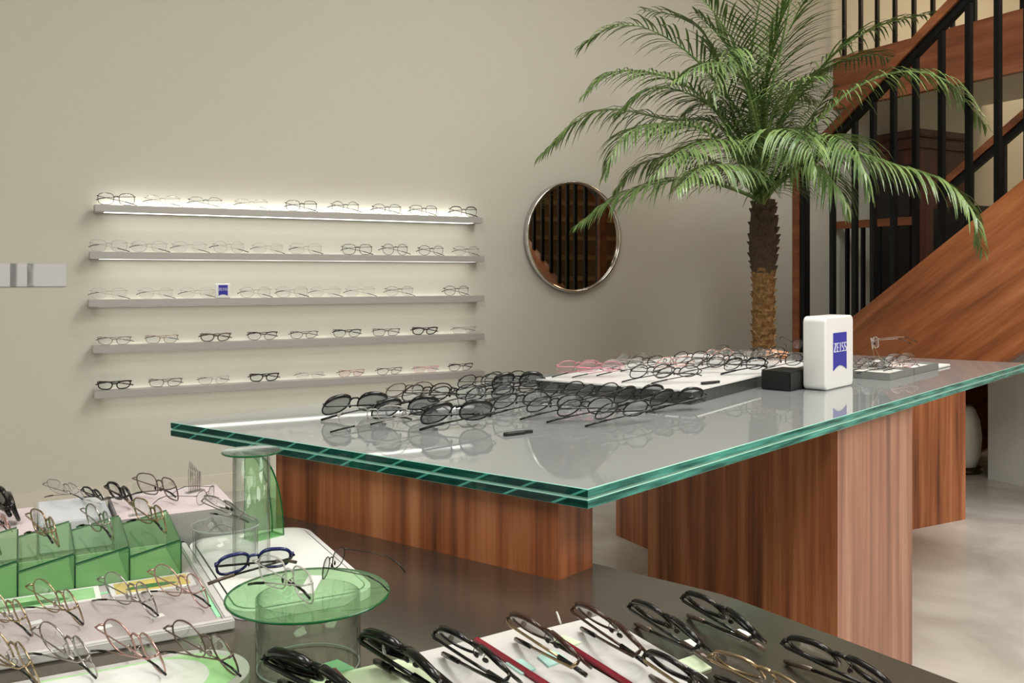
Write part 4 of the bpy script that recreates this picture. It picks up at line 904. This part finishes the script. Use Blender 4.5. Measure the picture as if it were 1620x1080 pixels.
bm = bmesh.new(); box(bm, -.009, .009, -.02, .02, 0, .0012); q_ = g(492, 932, HD); o = link('price_tag', bm, paper, None, (q_.x, q_.y, HD + .0075), (.22, 0, AM - .6)); tag(o, 'long white price tag lying on the green disc', 'price tag'); o.location.z = HD + .0052
# pale pink block at the back
pq = g(187, 823, HM + .06); mp_, up_ = mu(pq)
bm = bmesh.new(); box(bm, 0, .195, 0, .2, .0005, .06, .002)
for f in bm.faces: f.material_index = 0 if f.calc_center_median().z > .0595 else 1
o = link('display_block', bm, [pinkish, grey_side], None, W(mp_, up_, HM), (0, 0, AM)); tag(o, 'pale pink topped display block with grey sides behind the risers', 'block')
HB = HM + .0604
glasses('square', 'taupe', 'fold', W(mp_ + .075, up_ - .11, HB), AM + PI / 2 + .45, math.radians(14), label='taupe square glasses standing on the pale pink block', group='glasses on the pale pink block')
glasses('acetate', 'black', 'fold', W(mp_ + .012, up_ - .1, HB), AM + PI / 2 + .3, math.radians(20), label='black thick-rimmed glasses at the left of the pale pink block', group='glasses on the pale pink block', scale=.8)
# wire comb rack and temple on the block
rk = empty('wire_rack', W(mp_ + .145, up_ - .15, HB), AM + .5); tag(rk, 'small upright wire rack of thin silver loops on the pale block', 'rack')
bm = bmesh.new()
for k in range(7): tube(bm, [(-.012 + .004 * k, 0, 0), (-.013 + .0042 * k, .0, .035), (-.010 + .0036 * k, 0, .06 - .004 * k), (-.007 + .0036 * k, 0, .035), (-.0095 + .004 * k, 0, 0)], .0006, 5)
link('loops', bm, FR['silver'], rk)
bm = bmesh.new(); box(bm, -.016, .02, -.006, .006, 0, .0015); link('foot', bm, FR['silver'], rk)
glasses('rimless', 'gun', 'open', W(mp_ + .15, up_ - .06, HB), AM + PI / 2 - .6, math.radians(0), label='fine grey glasses with open temples at the right of the pale block', group='glasses on the pale pink block', scale=.6, thick=1.2)
bm = bmesh.new(); box(bm, -.006, .006, -.0006, .0006, 0, .055); box(bm, -.012, .012, -.008, .008, 0, .0015); o = link('price_holder', bm, clear_ac, None, W(mp_ + .03, up_ - .02, HB), (0, 0, AM)); tag(o, 'small upright clear price holder at the front of the pale block', 'price holder')
# white block with printed card, left of it
wq = g(62, 838, HM + .045); mw, uw = mu(wq)
bm = bmesh.new(); box(bm, 0, .112, 0, .17, .0005, .052, .002); o = link('display_block', bm, [plain('cool_white_board', (200, 202, 206), .5, var=.01)], None, W(mw, uw - .012, HM), (0, 0, AM)); tag(o, 'plain white display block at the back left of the metal table', 'block')
HB2 = HM + .0524
glasses('rimless', 'silver', 'fold', W(mw + .045, uw - .15, HB2), AM + PI / 2 + .5, math.radians(30), label='silver glasses at the back of the plain white block', group='glasses on the plain white block', scale=.9)
glasses('acetate', 'black', 'fold', W(mw + .09, uw - .13, HB2), AM + PI / 2 + .4, math.radians(30), label='black and rose glasses at the right corner of the plain white block', group='glasses on the plain white block', scale=.55)
bm = bmesh.new(); box(bm, -.2, 0, 0, .2, .0005, .04, .002); box(bm, -.03, -.008, .01, .19, .04, .0408); o = link('display_block', bm, [pinkish], None, W(mw - .004, uw - .0, HM), (0, 0, AM)); tag(o, 'pinkish display block at the left picture edge behind the risers', 'block')
HB3 = HM + .0412
glasses('wrap', 'black', 'fold', W(mw - .05, uw - .12, HB3), AM + PI / 2 + .25, math.radians(18), 'dark', label='chunky black sunglasses at the left edge on the pinkish block', group='glasses on the pinkish block', name='sunglasses')
glasses('square', 'rose', 'fold', W(mw - .055, uw - .03, HB3), AM + PI / 2 + .3, math.radians(22), 'pink', label='rose tinted glasses in front of the chunky black sunglasses', group='glasses on the pinkish block', scale=.7)

# ------------------------------------------------------------------ the foreground group on the metal table
RZ = AM + PI / 2
def fg(p0, p1, stl, colr, lab, lens='clear', tilt=46, dz=.0, name='eyeglasses', **kw):
    """p0, p1: picture positions of the two ends of the brow bar; the pair stands between them"""
    a, b = g(p0[0], p0[1], HM + .03), g(p1[0], p1[1], HM + .03); c = (a + b) / 2; d = a - b
    L0 = (Vector((d.x, d.y))).length; rz = math.atan2(d.y, d.x)
    st_ = STY[stl]; wid = 2 * (2 * st_[0] + .0085 + .003); sc_ = max(.85, min(1.15, L0 / wid))
    if 'scale' in kw: sc_ = kw.pop('scale')
    return glasses(stl, colr, 'fold', Vector((c.x, c.y, HM + dz)), rz, math.radians(tilt), lens=lens, scale=sc_, label=lab, group='glasses at the front of the metal table', name=name, **kw)
fg((1072, 938), (1232, 1022), 'acetate', 'black', 'black thick-rimmed glasses farthest back at the front of the metal table')
fg((988, 950), (1146, 1040), 'acetate', 'black', 'black thick-rimmed glasses just left of the farthest black pair')
fg((1248, 1018), (1425, 1094), 'acetate', 'black', 'black thick-rimmed glasses at the right, by the metal table\'s edge')
fg((890, 955), (1068, 1068), 'brow', 'brown', 'brown browline glasses with gold rims on a white board', dz=.0065, thick=1.3)
fg((792, 976), (962, 1078), 'brow', 'brown', 'dark brown browline glasses with gold temples beside the aqua card', dz=.0065, tcolor='gold', thick=1.3)
fg((682, 1002), (845, 1098), 'brow', 'black', 'black browline glasses left of the red strip', 'clear', dz=.0065, thick=1.4)
fg((572, 1012), (735, 1110), 'wrap', 'black', 'chunky glossy black sunglasses with a white loop tag', 'dark', name='sunglasses', dz=.0065)
fg((425, 1048), (600, 1130), 'wrap', 'black', 'chunky black sunglasses cut by the bottom edge, in front of the clear cylinder', 'dark', name='sunglasses', dz=.0065)
fg((1018, 1034), (1190, 1140), 'acetate', 'black', 'black thick-rimmed glasses over the lime card at the bottom edge', tcolor='gold', dz=.001)
fg((1134, 1038), (1300, 1112), 'square', 'gold', 'gold rimmed glasses at the bottom edge right of the lime card', thick=1.6)
# boards and cards beneath
def cardpoly(name, pix, h, t, mat, lab, cat='card', group=None):
    P = [g(x, y, h) for x, y in pix]; c = sum(P, Vector()) / len(P); bm = bmesh.new(); prism(bm, [(q.x - c.x, q.y - c.y) for q in P], 0, t)
    o = link(name, bm, mat, None, (c.x, c.y, h)); tag(o, lab, cat, group); return o
cardpoly('white_board', [(752, 1017), (826, 997), (1010, 1105), (935, 1140)], HM + .0005, .005, white_card, 'white display board edged in dark red beneath the middle browline pair', 'board', 'white boards under the glasses')
cardpoly('white_board', [(862, 1000), (952, 978), (1120, 1078), (1030, 1110)], HM + .0005, .005, white_card, 'white display board beneath the brown and gold browline pair', 'board', 'white boards under the glasses')
cardpoly('white_board', [(655, 1040), (745, 1018), (925, 1140), (830, 1170)], HM + .0005, .005, white_card, 'white display board left of the red edged one', 'board', 'white boards under the glasses')
cardpoly('white_board', [(490, 1080), (640, 1045), (800, 1160), (640, 1200)], HM + .0005, .004, lime, 'pale lime board at the bottom edge beside the clear cylinder', 'board', 'white boards under the glasses')
cardpoly('red_strip', [(750, 1014), (756, 1012), (940, 1130), (930, 1134)], HM + .0058, .004, red_card, 'dark red strip along the edge of the middle white board', 'strip', 'dark red strips')
cardpoly('red_strip', [(858, 999), (863, 997), (1034, 1106), (1026, 1109)], HM + .0058, .004, red_card, 'dark red strip along the right-hand white board', 'strip', 'dark red strips')
cardpoly('red_strip', [(525, 1062), (531, 1061), (560, 1092), (552, 1096)], HM + .0058, .004, red_card, 'short dark red strip by the mint card', 'strip', 'dark red strips')
cardpoly('mint_card', [(478, 1062), (534, 1045), (560, 1058), (505, 1072)], HM + .0048, .002, mint, 'bright mint card in front of the clear cylinder')
cardpoly('aqua_card', [(800, 1050), (826, 1044), (848, 1060), (826, 1068)], HM + .0058, .002, aqua, 'small aqua card on the white board by the red strip')
cardpoly('aqua_card', [(850, 1040), (876, 1030), (898, 1044), (868, 1056)], HM + .0058, .002, aqua, 'small aqua card between the two browline pairs')
cardpoly('green_card', [(872, 1012), (892, 1006), (920, 1018), (902, 1024)], HM + .0058, .002, lime, 'small pale green card at the far end of the right-hand white board')
cardpoly('lime_card', [(1062, 1050), (1098, 1038), (1126, 1058), (1094, 1070)], HM + .0005, .002, lime, 'pale lime square card on bare metal between black pairs')
cardpoly('lime_card', [(1030, 1078), (1062, 1062), (1092, 1084), (1060, 1100)], HM + .0005, .002, lime, 'pale lime card under the bottom-edge black pair')
cardpoly('white_tag', [(1148, 1002), (1170, 996), (1190, 1004), (1172, 1012)], HM + .0005, .0015, paper, 'white folded tag inside the farthest black pair', 'price tag')
cardpoly('white_tag', [(1070, 1018), (1092, 1012), (1112, 1022), (1092, 1030)], HM + .0005, .0015, paper, 'white folded tag inside the second black pair', 'price tag')
# white loop tags
for i, (px, py, lab) in enumerate(((608, 1030, 'white string loop tied round the chunky sunglasses\' temple'), (884, 976, 'white string loop at the end of the brown and gold pair'))):
    q_ = g(px, py, HM + .035); bm = bmesh.new()
    tube(bm, [(.009 * math.cos(2 * PI * k / 24), .006 * math.sin(2 * PI * k / 24), .005 * math.sin(2 * PI * k / 24 + 1)) for k in range(24)], .0009, 6, True)
    o = link('string_loop', bm, paper, None, (q_.x, q_.y, HM + .034), (.9, .2, RZ)); tag(o, lab, 'string loop')
